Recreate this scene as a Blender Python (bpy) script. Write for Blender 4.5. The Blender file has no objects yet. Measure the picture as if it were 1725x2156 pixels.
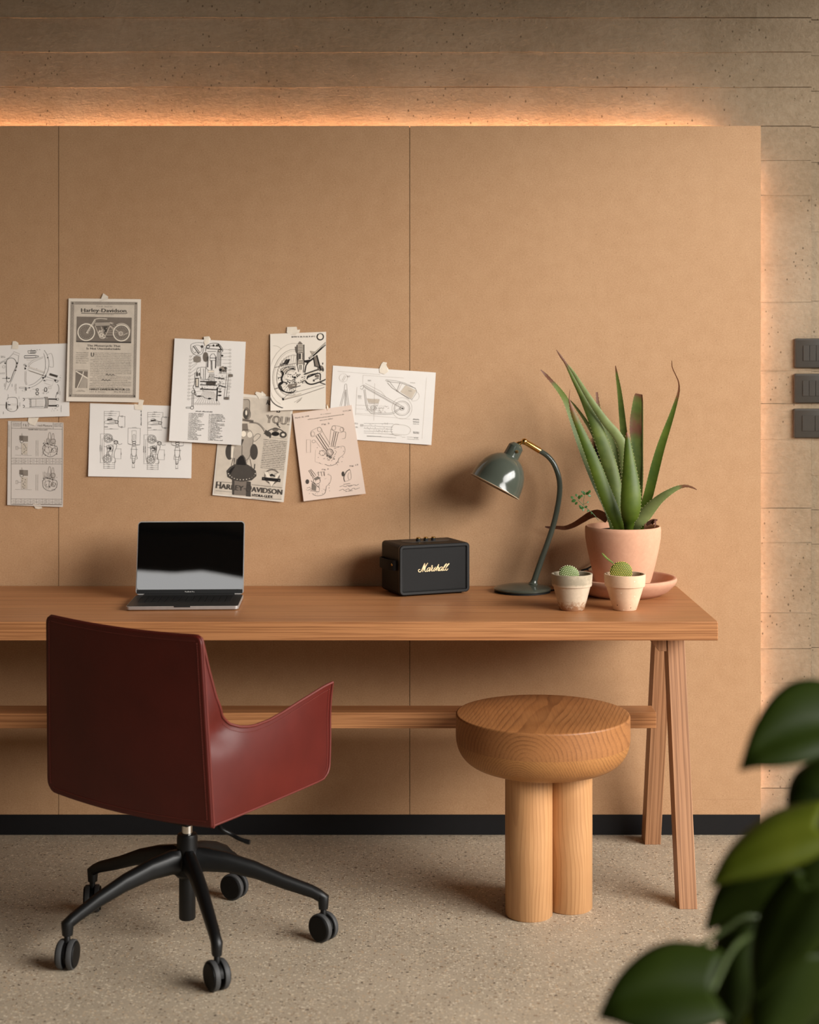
import bpy, bmesh, math, random
from mathutils import Vector, Matrix, noise as mnoise
random.seed(7)
scene = bpy.context.scene
C = scene.collection

# ---------------------------------------------------------------- camera
F, CX, HY, DW, HC = 3290.0, 862.5, 750.0, 4.72, 1.446     # focal in px, principal x, horizon y, wall distance, eye height
cam_d = bpy.data.cameras.new('camera')
cam = bpy.data.objects.new('camera', cam_d); C.objects.link(cam)
cam.location = (0, -DW, HC); cam.rotation_euler = (math.pi/2, 0, 0)
cam_d.sensor_fit = 'AUTO'; cam_d.sensor_width = 36.0
cam_d.lens = F/2156*36; cam_d.shift_y = (HY-1078)/2156
cam_d.clip_start = 0.05
cam_d.dof.use_dof = True; cam_d.dof.focus_distance = 4.25; cam_d.dof.aperture_fstop = 2.6
scene.camera = cam

# ---------------------------------------------------------------- world, light, exposure
world = bpy.data.worlds.new('world'); scene.world = world; world.use_nodes = True
bg = world.node_tree.nodes['Background']
bg.inputs[0].default_value = (0.80, 0.88, 1.0, 1); bg.inputs[1].default_value = 0.6
scene.view_settings.view_transform = 'Standard'; scene.view_settings.look = 'None'
scene.view_settings.gamma = 1.0; scene.view_settings.use_curve_mapping = False
scene.view_settings.exposure = 0.04
scene.cycles.max_bounces = 6; scene.cycles.diffuse_bounces = 3; scene.cycles.glossy_bounces = 3

def area(name, loc, target, sx, sy, power, col):
    l = bpy.data.lights.new(name, 'AREA'); l.shape = 'RECTANGLE'; l.size = sx; l.size_y = sy
    l.energy = power; l.color = col
    o = bpy.data.objects.new(name, l); C.objects.link(o); o.location = loc
    o.rotation_euler = (Vector(target)-Vector(loc)).to_track_quat('-Z', 'Y').to_euler()
    return o
# daylight coming in through the tall window in the right-hand wall, and a little through the one behind the camera
wl = area('window_daylight', (4.28, -3.35, 2.66), (0.05, -0.6, 0.45), 5.0, 1.9, 192, (1.0, 0.965, 0.915))
wl.data.spread = math.radians(92)
area('rear_window_daylight', (-0.7, -6.62, 3.172), (-0.7, 0, 3.172), 1.9, 0.5, 10.5, (1.0, 0.97, 0.93))

# ---------------------------------------------------------------- helpers
def at(px, py, d):
    return Vector(((px-CX)*d/F, d-DW, HC-(py-HY)*d/F))
def onplane(px, py, p0, n):
    o = Vector((0, -DW, HC)); r = Vector(((px-CX)/F, 1, -(py-HY)/F))
    t = (Vector(p0)-o).dot(n)/r.dot(n)
    return o+r*t
def tag(o, label=None, cat=None, group=None, kind=None):
    if label: o['label'] = label
    if cat: o['category'] = cat
    if group: o['group'] = group
    if kind: o['kind'] = kind
    return o
def empty(name, loc=(0, 0, 0), rz=0.0):
    o = bpy.data.objects.new(name, None); C.objects.link(o)
    o.location = loc; o.rotation_euler = (0, 0, rz); o.empty_display_size = 0.05
    return o
def catmull(pts, n):
    P = [Vector(p) for p in pts]; out = []
    m = len(P)-1
    for i in range(n+1):
        t = i/n*m; k = min(int(t), m-1); u = t-k
        p0 = P[k-1] if k > 0 else P[0]*2-P[1]
        p1, p2 = P[k], P[k+1]
        p3 = P[k+2] if k+2 <= m else P[m]*2-P[m-1]
        out.append(0.5*((2*p1)+(p2-p0)*u+(2*p0-5*p1+4*p2-p3)*u*u+(3*p1-p0-3*p2+p3)*u**3))
    return out
def lerp_list(vals, n):
    m = len(vals)-1; out = []
    for i in range(n+1):
        t = i/n*m; k = min(int(t), m-1); u = t-k
        out.append(vals[k]*(1-u)+vals[k+1]*u)
    return out

class MB:
    def __init__(s): s.v = []; s.f = []; s.m = []; s.attr = []
    def add(s, verts, faces, mi=0, a=0.0):
        b = len(s.v); s.v += [Vector(p) for p in verts]
        s.attr += (list(a) if isinstance(a, (list, tuple)) else [a]*len(verts))
        for f in faces: s.f.append(tuple(i+b for i in f)); s.m.append(mi)
        return s
    def box(s, a, b, mi=0):
        x0, y0, z0 = a; x1, y1, z1 = b
        return s.add([(x0,y0,z0),(x1,y0,z0),(x1,y1,z0),(x0,y1,z0),(x0,y0,z1),(x1,y0,z1),(x1,y1,z1),(x0,y1,z1)],
                     [(3,2,1,0),(4,5,6,7),(0,1,5,4),(1,2,6,5),(2,3,7,6),(3,0,4,7)], mi)
    def loft(s, rings, cap0=True, cap1=True, mi=0, closed=True, a=None):
        n = len(rings[0]); verts = [p for r in rings for p in r]; faces = []
        for i in range(len(rings)-1):
            for j in range(n if closed else n-1):
                k = (j+1) % n
                faces.append((i*n+j, i*n+k, (i+1)*n+k, (i+1)*n+j))
        if cap0: faces.append(tuple(reversed(range(n))))
        if cap1: faces.append(tuple((len(rings)-1)*n+j for j in range(n)))
        av = 0.0 if a is None else [x for x in a for _ in range(n)]
        return s.add(verts, faces, mi, av)
    def lathe(s, prof, seg=48, origin=(0,0,0), axis=(0,0,1), mi=0, cap0=True, cap1=True):
        ax = Vector(axis).normalized(); u = ax.orthogonal().normalized(); w = ax.cross(u); o = Vector(origin)
        rings = [[o+ax*h+(u*math.cos(2*math.pi*j/seg)+w*math.sin(2*math.pi*j/seg))*max(r, 1e-5) for j in range(seg)] for r, h in prof]
        return s.loft(rings, cap0, cap1, mi)
    def tube(s, pts, rad, seg=12, mi=0, flat=1.0, up=None):
        P = [Vector(p) for p in pts]; n = len(P)
        R = rad if isinstance(rad, (list, tuple)) else [rad]*n
        T = [(P[min(i+1,n-1)]-P[max(i-1,0)]).normalized() for i in range(n)]
        u = (up.cross(T[0]) if up else T[0].orthogonal()).normalized(); rings = []
        for i in range(n):
            u = (u-T[i]*u.dot(T[i])).normalized(); w = T[i].cross(u)
            rings.append([P[i]+(u*math.cos(2*math.pi*j/seg)+w*math.sin(2*math.pi*j/seg)*flat)*R[i] for j in range(seg)])
        return s.loft(rings, True, True, mi)
    def bar(s, p, q, wx, wy, up=(0,0,1), mi=0):
        p, q = Vector(p), Vector(q); t = (q-p).normalized(); u = t.cross(Vector(up)).normalized(); w = u.cross(t)
        c = [(-1,-1),(1,-1),(1,1),(-1,1)]
        return s.loft([[e+u*a*wx/2+w*b*wy/2 for a, b in c] for e in (p, q)], True, True, mi)
    def grid(s, fn, nu, nv, mi=0):
        verts = [fn(i/nu, j/nv) for j in range(nv+1) for i in range(nu+1)]
        faces = [(j*(nu+1)+i, j*(nu+1)+i+1, (j+1)*(nu+1)+i+1, (j+1)*(nu+1)+i) for j in range(nv) for i in range(nu)]
        return s.add(verts, faces, mi)
    def sphere(s, c, r, seg=12, rings=8, mi=0, sc=(1,1,1)):
        c = Vector(c); R = []
        for i in range(rings+1):
            th = math.pi*i/rings; rr = max(math.sin(th), 1e-4)
            R.append([c+Vector((rr*math.cos(2*math.pi*j/seg)*sc[0], rr*math.sin(2*math.pi*j/seg)*sc[1], -math.cos(th)*sc[2]))*r for j in range(seg)])
        return s.loft(R, False, False, mi)
    def build(s, name, mat, parent=None, world=False, smooth=True, sharp=40, bevel=0.0, bseg=2, solid=0.0, solid_off=0.0, sub=0, attr=None, loc=None, rot=None):
        vs = s.v
        if world and parent is not None:
            inv = parent.matrix_basis.inverted(); vs = [inv @ p for p in vs]
        me = bpy.data.meshes.new(name); me.from_pydata([tuple(p) for p in vs], [], s.f)
        mats = mat if isinstance(mat, (list, tuple)) else [mat]
        for m in mats: me.materials.append(m)
        me.polygons.foreach_set('material_index', s.m)
        if attr:
            at_ = me.attributes.new(attr, 'FLOAT', 'POINT'); at_.data.foreach_set('value', s.attr)
        if smooth:
            me.polygons.foreach_set('use_smooth', [True]*len(me.polygons))
        me.update()
        if smooth: me.set_sharp_from_angle(angle=math.radians(sharp))
        o = bpy.data.objects.new(name, me); C.objects.link(o)
        if parent is not None: o.parent = parent
        if loc is not None: o.location = loc
        if rot is not None: o.rotation_euler = rot
        if solid:
            md = o.modifiers.new('solid', 'SOLIDIFY'); md.thickness = solid; md.offset = solid_off
        if bevel:
            md = o.modifiers.new('bevel', 'BEVEL'); md.width = bevel; md.segments = bseg; md.limit_method = 'ANGLE'; md.angle_limit = math.radians(40)
        if sub:
            md = o.modifiers.new('sub', 'SUBSURF'); md.levels = sub; md.render_levels = sub
        return o

# ---------------------------------------------------------------- material helpers
def srgb(r, g, b):
    f = lambda c: (c/255/12.92) if c/255 <= 0.04045 else ((c/255+0.055)/1.055)**2.4
    return (f(r), f(g), f(b), 1)
class NT:
    def __init__(s, name, rough=0.5, spec=0.5, metal=0.0, col=(0.5,0.5,0.5,1)):
        s.mat = bpy.data.materials.new(name); s.mat.use_nodes = True
        s.t = s.mat.node_tree; s.b = s.t.nodes['Principled BSDF']
        s.b.inputs['Roughness'].default_value = rough; s.b.inputs['Specular IOR Level'].default_value = spec
        s.b.inputs['Metallic'].default_value = metal; s.b.inputs['Base Color'].default_value = col
    def n(s, typ, **kw):
        nd = s.t.nodes.new(typ)
        for k, v in kw.items(): setattr(nd, k, v)
        return nd
    def l(s, a, b): s.t.links.new(a, b)
    def coord(s, scale=(1,1,1), rot=(0,0,0), loc=(0,0,0), kind='Object'):
        tc = s.n('ShaderNodeTexCoord'); mp = s.n('ShaderNodeMapping')
        mp.inputs['Scale'].default_value = scale; mp.inputs['Rotation'].default_value = rot; mp.inputs['Location'].default_value = loc
        s.l(tc.outputs[kind], mp.inputs[0]); return mp.outputs[0]
    def noise(s, vec, scale, detail=4, rough=0.5, dist=0.0):
        nd = s.n('ShaderNodeTexNoise'); nd.inputs['Scale'].default_value = scale; nd.inputs['Detail'].default_value = detail
        nd.inputs['Roughness'].default_value = rough; nd.inputs['Distortion'].default_value = dist
        s.l(vec, nd.inputs['Vector']); return nd.outputs['Fac']
    def ramp(s, fac, stops, interp='LINEAR'):
        nd = s.n('ShaderNodeValToRGB'); cr = nd.color_ramp; cr.interpolation = interp
        while len(cr.elements) < len(stops): cr.elements.new(0.5)
        for e, (p, c) in zip(cr.elements, stops):
            e.position = p; e.color = c if len(c) == 4 else (*c, 1)
        s.l(fac, nd.inputs[0]); return nd.outputs[0]
    def mix(s, fac, a, b, mode='MIX'):
        nd = s.n('ShaderNodeMix', data_type='RGBA', blend_type=mode)
        for v, i in ((fac, 0), (a, 6), (b, 7)):
            if isinstance(v, (int, float)): nd.inputs[i].default_value = v
            elif isinstance(v, tuple): nd.inputs[i].default_value = v
            else: s.l(v, nd.inputs[i])
        return nd.outputs[2]
    def math(s, op, a, b=0.0):
        nd = s.n('ShaderNodeMath', operation=op)
        for v, i in ((a, 0), (b, 1)):
            if isinstance(v, (int, float)): nd.inputs[i].default_value = v
            else: s.l(v, nd.inputs[i])
        return nd.outputs[0]
    def bump(s, h, strength=0.3, dist=0.002, normal=None):
        nd = s.n('ShaderNodeBump'); nd.inputs['Strength'].default_value = strength; nd.inputs['Distance'].default_value = dist
        s.l(h, nd.inputs['Height'])
        if normal is not None: s.l(normal, nd.inputs['Normal'])
        s.l(nd.outputs[0], s.b.inputs['Normal']); return nd.outputs[0]
    def color(s, c): s.l(c, s.b.inputs['Base Color']); return s
W4, K4 = (1,1,1,1), (0,0,0,1)
def plain(name, col, rough=0.5, spec=0.5, metal=0.0, var=0.08, vs=40, bump=0.0):
    t = NT(name, rough, spec, metal, col)
    v = t.coord(); f = t.noise(v, vs, 5, 0.6)
    lo = tuple(c*(1-var) for c in col[:3])+(1,); hi = tuple(min(1, c*(1+var)) for c in col[:3])+(1,)
    t.color(t.ramp(f, [(0.3, lo), (0.7, hi)]))
    if bump: t.bump(f, bump, 0.001)
    return t.mat

def m_concrete():
    t = NT('board_formed_concrete', 0.85, 0.2)
    v = t.coord()
    big = t.noise(v, 1.7, 5, 0.55, 0.4); fine = t.noise(v, 75, 6, 0.65); mid = t.noise(t.coord((1, 1, 1.6)), 9, 6, 0.6, 0.5)
    base = t.ramp(big, [(0.28, srgb(129,111,88)), (0.5, srgb(145,127,104)), (0.72, srgb(160,143,121))])
    base = t.mix(0.25, base, t.ramp(mid, [(0.35, srgb(125,107,85)), (0.65, srgb(160,144,122))]))
    base = t.mix(0.16, base, t.ramp(fine, [(0.35, srgb(96,78,54)), (0.62, srgb(164,146,122))]))
    # small air pits, unevenly strewn
    vo = t.n('ShaderNodeTexVoronoi'); vo.inputs['Scale'].default_value = 70; t.l(t.coord((1.25,1,0.85), (0.4,0.3,0.5)), vo.inputs['Vector'])
    sepc = t.n('ShaderNodeSeparateColor'); t.l(vo.outputs['Color'], sepc.inputs[0])
    pit = t.math('LESS_THAN', vo.outputs['Distance'], t.math('MULTIPLY', sepc.outputs[0], 0.24))
    gate = t.math('GREATER_THAN', t.noise(t.coord(), 4, 4, 0.6), 0.47)
    pit = t.math('MULTIPLY', t.math('MULTIPLY', pit, gate), t.math('GREATER_THAN', sepc.outputs[1], 0.45))
    base = t.mix(t.math('MULTIPLY', pit, 0.7), base, srgb(62,48,30))
    # hairline cracks
    cv = t.noise(t.coord((1,1,0.45)), 3.0, 6, 0.6, 1.2)
    crack = t.math('LESS_THAN', t.math('ABSOLUTE', t.math('SUBTRACT', cv, 0.5)), 0.0012)
    crack = t.math('MULTIPLY', crack, t.math('GREATER_THAN', t.noise(t.coord(), 1.3, 2), 0.66))
    base = t.mix(t.math('MULTIPLY', crack, 0.5), base, srgb(74,58,38))
    t.color(base)
    scr = t.noise(t.coord((34, 34, 80), (0, 0.8, 0)), 1.0, 5, 0.7, 1.0)          # short trowel-like scratches
    h = t.math('ADD', t.math('MULTIPLY', fine, 0.75), t.math('ADD', t.math('MULTIPLY', mid, 0.5), t.math('MULTIPLY', scr, 0.7)))
    h = t.math('SUBTRACT', h, t.math('MULTIPLY', pit, 0.7))
    h = t.math('SUBTRACT', h, t.math('MULTIPLY', crack, 0.4))
    t.bump(h, 0.8, 0.004)
    return t.mat
def m_mdf():
    t = NT('raw_fibreboard', 0.62, 0.25)
    v = t.coord()
    big = t.noise(v, 1.4, 4, 0.55, 0.3); fib = t.noise(t.coord((1,1,1.4)), 230, 5, 0.75); mot = t.noise(v, 22, 5, 0.6)
    base = t.ramp(big, [(0.3, srgb(178,137,99)), (0.7, srgb(190,150,112))])
    base = t.mix(0.22, base, t.ramp(mot, [(0.35, srgb(166,126,88)), (0.65, srgb(202,163,125))]))
    base = t.mix(0.34, base, t.ramp(fib, [(0.34, srgb(148,107,72)), (0.66, srgb(214,176,138))]))
    for sc, st, loc, thr, gate, col, amt in ((120, (1,1,1.5), (0,0,0), 0.16, 0.70, srgb(120,86,58), 0.5), (62, (1.6,1,0.8), (7,3,2), 0.085, 0.72, srgb(92,64,40), 0.55), (130, (1,1,1.7), (3,1,2), 0.17, 0.70, srgb(218,182,142), 0.5)):
        vo = t.n('ShaderNodeTexVoronoi'); vo.inputs['Scale'].default_value = sc; t.l(t.coord(st, (0, 0.6, 0), loc), vo.inputs['Vector'])
        sp = t.n('ShaderNodeSeparateColor'); t.l(vo.outputs['Color'], sp.inputs[0])
        m = t.math('LESS_THAN', vo.outputs['Distance'], t.math('MULTIPLY', sp.outputs[1], thr))
        m = t.math('MULTIPLY', m, t.math('GREATER_THAN', sp.outputs[0], gate))
        base = t.mix(t.math('MULTIPLY', m, amt), base, col)
    t.color(base); t.bump(fib, 0.10, 0.001); return t.mat
def m_terrazzo():
    t = NT('polished_aggregate_floor', 0.48, 0.4)
    v = t.coord()
    matrix = t.ramp(t.noise(v, 3.0, 6, 0.65, 0.3), [(0.3, srgb(158,144,124)), (0.7, srgb(184,168,146))])
    matrix = t.mix(0.3, matrix, t.ramp(t.noise(v, 300, 3, 0.7), [(0.3, srgb(128,114,96)), (0.7, srgb(200,186,164))]))
    col = matrix
    for sc, thr, cols, seed, gate in ((95, 0.36, [(0.0, srgb(214,198,172)), (0.30, srgb(198,178,150)), (0.55, srgb(184,158,128)), (0.80, srgb(128,102,76)), (0.92, srgb(66,54,44))], 0, 0.50),
                                      (165, 0.38, [(0.0, srgb(222,208,184)), (0.42, srgb(196,176,148)), (0.74, srgb(120,98,76)), (0.90, srgb(58,50,42))], 4, 0.55)):
        vo = t.n('ShaderNodeTexVoronoi'); vo.inputs['Scale'].default_value = sc; vo.inputs['Randomness'].default_value = 1.0
        wv = t.n('ShaderNodeMix', data_type='RGBA', blend_type='ADD'); wv.inputs[0].default_value = 0.010
        nz = t.n('ShaderNodeTexNoise'); nz.inputs['Scale'].default_value = 160; t.l(v, nz.inputs['Vector'])
        cv = t.coord((1, 1, 0.0), loc=(seed, seed*1.7, 0)); t.l(cv, wv.inputs[6]); t.l(nz.outputs['Color'], wv.inputs[7])
        t.l(wv.outputs[2], vo.inputs['Vector'])
        sep = t.n('ShaderNodeSeparateColor'); t.l(vo.outputs['Color'], sep.inputs[0])
        chip = t.math('MULTIPLY', t.math('LESS_THAN', vo.outputs['Distance'], thr), t.math('GREATER_THAN', sep.outputs[1], 1-gate))
        col = t.mix(t.math('MULTIPLY', chip, 0.78), col, t.ramp(sep.outputs[0], cols, 'CONSTANT'))
    t.color(col)
    t.l(t.math('ADD', t.math('MULTIPLY', t.noise(v, 5, 4), 0.25), 0.36), t.b.inputs['Roughness'])
    t.bump(t.noise(v, 220, 4, 0.7), 0.06, 0.001)
    return t.mat
def m_oak(name, grain, cols, rough=0.5, fs=1.0, line_amt=0.6):
    """open-pored oak: grain = axis index the fibres run along"""
    t = NT(name, rough, 0.35)
    def sc(a, l):
        s_ = [a, a, a]; s_[grain] = l; return tuple(s_)
    broad = t.noise(t.coord(sc(16*fs, 0.8)), 1.0, 4, 0.6, 0.5)
    line = t.noise(t.coord(sc(250*fs, 1.6)), 1.0, 3, 0.5, 0.25)
    pore = t.noise(t.coord(sc(380*fs, 5)), 1.0, 2, 0.5)
    c = t.ramp(broad, [(0.3, cols[1]), (0.7, cols[0])])
    c = t.mix(t.math('MULTIPLY', t.ramp(line, [(0.47, K4), (0.60, W4)]), line_amt), c, cols[2])
    c = t.mix(t.math('MULTIPLY', t.ramp(pore, [(0.56, K4), (0.70, W4)]), 0.5), c, cols[2])
    t.color(c)
    t.bump(t.math('ADD', line, t.math('MULTIPLY', pore, 0.8)), 0.22, 0.001)
    return t.mat
def m_pine(name, axis, pith, cols, period=0.0075, rotz=0.0, rough=0.45, warp_amt=0.03, dist=0.6, contrast=0.7):
    """solid conifer wood: uneven growth rings round a pith line along the axis"""
    t = NT(name, rough, 0.4)
    warp = t.n('ShaderNodeTexNoise'); st = [5.0, 5.0, 5.0]; st[axis] = 1.1
    tc = t.coord(tuple(st), (0,0,rotz), (pith[0]*30, pith[1]*30, 0)); t.l(tc, warp.inputs['Vector']); warp.inputs['Scale'].default_value = 1.6; warp.inputs['Detail'].default_value = 2
    base = t.coord((1,1,1), (0,0,rotz), pith)
    add = t.n('ShaderNodeVectorMath', operation='MULTIPLY_ADD'); t.l(warp.outputs['Color'], add.inputs[0]); add.inputs[1].default_value = (warp_amt,)*3; t.l(base, add.inputs[2])
    wv = t.n('ShaderNodeTexWave', wave_type='RINGS', rings_direction='XYZ'[axis], wave_profile='SAW')
    wv.inputs['Scale'].default_value = 2*math.pi/20/period; wv.inputs['Distortion'].default_value = dist
    wv.inputs['Detail'].default_value = 2; wv.inputs['Detail Scale'].default_value = 0.35
    t.l(add.outputs[0], wv.inputs['Vector'])
    fs = [320, 320, 320]; fs[axis] = 7
    fib = t.noise(t.coord(tuple(fs), (0,0,rotz)), 1.0, 3, 0.6)
    bs = [26, 26, 26]; bs[axis] = 1.5
    band = t.noise(t.coord(tuple(bs), (0,0,rotz), (3, 5, 1)), 1.0, 3, 0.55)            # some rings are strong, others faint
    tone = t.noise(t.coord((1,1,1)), 5, 3)
    ring = t.ramp(wv.outputs['Fac'], [(0.0, K4), (0.55, (0.12,0.12,0.12,1)), (0.88, W4), (0.96, W4), (1.0, K4)])
    amt = t.math('MULTIPLY', ring, t.math('MULTIPLY', t.ramp(band, [(0.3, (0.25,)*3), (0.65, (1,1,1))]), contrast))
    c = t.ramp(tone, [(0.3, cols[1]), (0.7, cols[0])])
    c = t.mix(amt, c, cols[2])
    c = t.mix(t.math('MULTIPLY', t.ramp(fib, [(0.45, K4), (0.75, W4)]), 0.35), c, cols[2])
    t.color(c); t.bump(fib, 0.10, 0.0008)
    return t.mat
def m_leather():
    t = NT('oxblood_saddle_leather', 0.48, 0.42)
    v = t.coord(); c = t.ramp(t.noise(v, 6, 5, 0.6), [(0.3, srgb(78,18,11)), (0.7, srgb(92,25,17))])
    t.color(c); vo = t.n('ShaderNodeTexVoronoi'); vo.inputs['Scale'].default_value = 500; t.l(v, vo.inputs['Vector'])
    t.bump(vo.outputs['Distance'], 0.03, 0.001); t.b.inputs['Sheen Weight'].default_value = 0.0
    return t.mat
def m_terracotta(name, a, b, rough=0.85, blot=6.0, dots=False, stain=None):
    t = NT(name, rough, 0.25); v = t.coord()
    c = t.ramp(t.noise(v, blot, 6, 0.6, 0.5), [(0.3, a), (0.7, b)])
    c = t.mix(0.2, c, t.ramp(t.noise(v, 120, 5, 0.7), [(0.3, tuple(x*0.7 for x in a[:3])+(1,)), (0.7, b)]))
    if stain:                                   # mineral bloom and rust scabs on an old pot
        for col, z0, z1, nsc, thr in stain:
            sep = t.n('ShaderNodeSeparateXYZ'); t.l(t.coord(), sep.inputs[0])
            zz = t.n('ShaderNodeMapRange'); zz.inputs[1].default_value = z0; zz.inputs[2].default_value = z1; t.l(sep.outputs[2], zz.inputs[0])
            m = t.ramp(t.math('MULTIPLY', zz.outputs[0], t.noise(t.coord(loc=(z0*50, 2, 1)), nsc, 8, 0.75)), [(thr, K4), (thr+0.16, W4)])
            c = t.mix(t.math('MULTIPLY', m, 0.85), c, col)
    if dots:
        vo = t.n('ShaderNodeTexVoronoi'); vo.inputs['Scale'].default_value = 110; t.l(t.coord((1,1,0.8)), vo.inputs['Vector'])
        d = t.math('MULTIPLY', t.math('LESS_THAN', vo.outputs['Distance'], 0.16), t.math('GREATER_THAN', t.noise(t.coord(), 40, 2), 0.60))
        c = t.mix(d, c, srgb(78,52,34))
        d2 = t.math('MULTIPLY', t.math('LESS_THAN', vo.outputs['Distance'], 0.2), t.math('LESS_THAN', t.noise(t.coord(), 40, 2), 0.36))
        c = t.mix(d2, c, srgb(240,224,200))
    t.color(c); t.bump(t.noise(v, 90, 6, 0.7), 0.15, 0.001); return t.mat
def m_leaf(name, a, b, dry, rough=0.42, nsc=18, stretch=(1,1,1), spec=0.35):
    t = NT(name, rough, spec); v = t.coord(stretch)
    c = t.ramp(t.noise(v, nsc, 5, 0.6, 0.4), [(0.3, a), (0.7, b)])
    at_ = t.n('ShaderNodeAttribute', attribute_name='dry')
    f = t.math('ADD', at_.outputs['Fac'], t.math('MULTIPLY', t.math('SUBTRACT', t.noise(t.coord(), 60, 5, 0.7), 0.5), 0.5))
    c = t.mix(t.ramp(f, [(0.35, K4), (0.7, W4)]), c, dry)
    t.color(c); t.bump(t.noise(t.coord(), 140, 4), 0.06, 0.001); return t.mat

M = {}
M['concrete'] = m_concrete(); M['mdf'] = m_mdf(); M['floor'] = m_terrazzo()
OAKC = (srgb(190,134,88), srgb(176,119,75), srgb(122,74,42))
M['oak_x'] = m_oak('oak_along_desk', 0, OAKC, 0.42)
M['oak_z'] = m_oak('oak_along_leg', 2, (srgb(186,138,101), srgb(172,124,88), srgb(122,82,54)), 0.5)
M['leather'] = m_leather()
M['stitch'] = plain('red_thread', srgb(118,48,36), 0.7)
M['leather_edge'] = plain('cut_leather_edge', srgb(100,33,24), 0.55)
M['black_metal'] = plain('black_powder_coat', (0.005,0.005,0.005,1), 0.42, 0.32)
M['black_plastic'] = plain('black_plastic', (0.0045,0.0042,0.004,1), 0.5, 0.2)
M['grey_rubber'] = plain('grey_rubber_tread', (0.05,0.05,0.05,1), 0.6, 0.4)
M['chrome'] = plain('chrome', (0.7,0.68,0.64,1), 0.12, 0.5, 1.0)
M['brass'] = plain('brass', (0.62,0.38,0.12,1), 0.22, 0.5, 1.0)
M['gold'] = plain('gold_lettering', (0.95,0.72,0.42,1), 0.35, 0.5, 0.3)
M['lamp_green'] = plain('grey_green_enamel', srgb(70,75,66), 0.14, 0.5, var=0.02)
M['lamp_inner'] = plain('cream_enamel', srgb(196,176,148), 0.4)
M['rubber'] = plain('black_rubber', (0.008,0.008,0.008,1), 0.7, 0.3)
M['base_black'] = plain('black_skirting_paint', (0.008,0.008,0.009,1), 0.55, 0.25)
M['switch'] = plain('anthracite_switch_plastic', srgb(52,47,40), 0.45, 0.35)
M['switch_key'] = plain('anthracite_rocker_plastic', srgb(50,44,36), 0.42, 0.35)
M['alu'] = plain('space_grey_aluminium', (0.46,0.44,0.42,1), 0.4, 0.5, 0.6)
M['deck'] = plain('dark_laptop_deck', (0.035,0.033,0.031,1), 0.45, 0.4, 0.4)
M['key'] = plain('black_key', (0.008,0.008,0.008,1), 0.5, 0.4)
M['glass_black'] = plain('black_display_glass', (0.002,0.002,0.002,1), 0.012, 1.0, var=0.0)
M['white_print'] = plain('pale_print', (0.6,0.58,0.55,1), 0.6)
M['soil'] = plain('potting_soil', srgb(44,32,24), 0.95, 0.2, var=0.5, vs=180, bump=0.6)
M['plaster'] = plain('warm_plaster', srgb(120,104,84), 0.9, 0.2)
M['dark_ceiling'] = plain('dark_concrete_soffit', srgb(74,60,42), 0.9, 0.2)
M['frame_black'] = plain('black_window_frame', (0.02,0.02,0.02,1), 0.5)
def m_emit(name, col, st):
    t = NT(name); t.b.inputs['Emission Color'].default_value = col; t.b.inputs['Emission Strength'].default_value = st
    t.b.inputs['Base Color'].default_value = (0.8,0.8,0.8,1); return t.mat
M['led'] = m_emit('warm_led_tape', (1.0, 0.55, 0.31, 1), 74)
M['led_side'] = m_emit('warm_led_tape_side', (1.0, 0.60, 0.42, 1), 40)

# ================================================================ THE SETTING
XL, XR, YR, ZC = -3.4, 4.4, -6.7, 3.75
BLOCKER_Z = 2.50  # underside of the added, unseen light blocker
YC = 0.062                                               # concrete face
sx = lambda px, d=DW: (px-CX)*d/F
sz = lambda py, d=DW: HC-(py-HY)*d/F
tag(MB().box((XL-.1, YR-.1, -0.1), (XR+.1, 0.25, 0.0)).build('floor', M['floor'], smooth=False), kind='structure')
tag(MB().box((XL-.1, YR-.1, ZC), (XR+.1, 0.25, ZC+0.1)).build('ceiling', M['dark_ceiling'], smooth=False), kind='structure')
tag(MB().box((XL-.1, YR-.1, 0), (XL, 0.2, ZC)).build('wall_left', M['plaster'], smooth=False), kind='structure')
# right wall with the tall window opening
wr = MB()
wr.box((XR, -0.8, 0), (XR+.1, 0.2, ZC)); wr.box((XR, YR-.1, 0), (XR+.1, -5.9, ZC))
wr.box((XR, -5.9, 0), (XR+.1, -0.8, 1.6)); wr.box((XR, -5.9, 3.7), (XR+.1, -0.8, ZC))
tag(wr.build('wall_right', M['plaster'], smooth=False), kind='structure')
wf = MB()
for y in (-5.9, -4.63, -3.35, -2.08, -0.85): wf.box((4.14, y, 1.6), (4.18, y+.05, 3.7))
for z in (1.6, 2.63, 3.65): wf.box((4.135, -5.9, z), (4.185, -0.8, z+.05))
tag(wf.build('window_1', M['frame_black'], smooth=False), kind='structure')
wb = MB()
wb.box((XL, YR-.1, 0), (-1.7, YR, ZC)); wb.box((0.3, YR-.1, 0), (XR, YR, ZC)); wb.box((-1.7, YR-.1, 0), (0.3, YR, 2.9)); wb.box((-1.7, YR-.1, 3.48), (0.3, YR, ZC))
tag(wb.build('wall_front', M['plaster'], smooth=False), kind='structure')

# unseen block, added out of view to shade the top of the back wall
tag(MB().box((1.45, -3.9, BLOCKER_Z), (1.75, -0.48, ZC)).build('light_blocker_1', M['concrete'], smooth=False), kind='structure')
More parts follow.
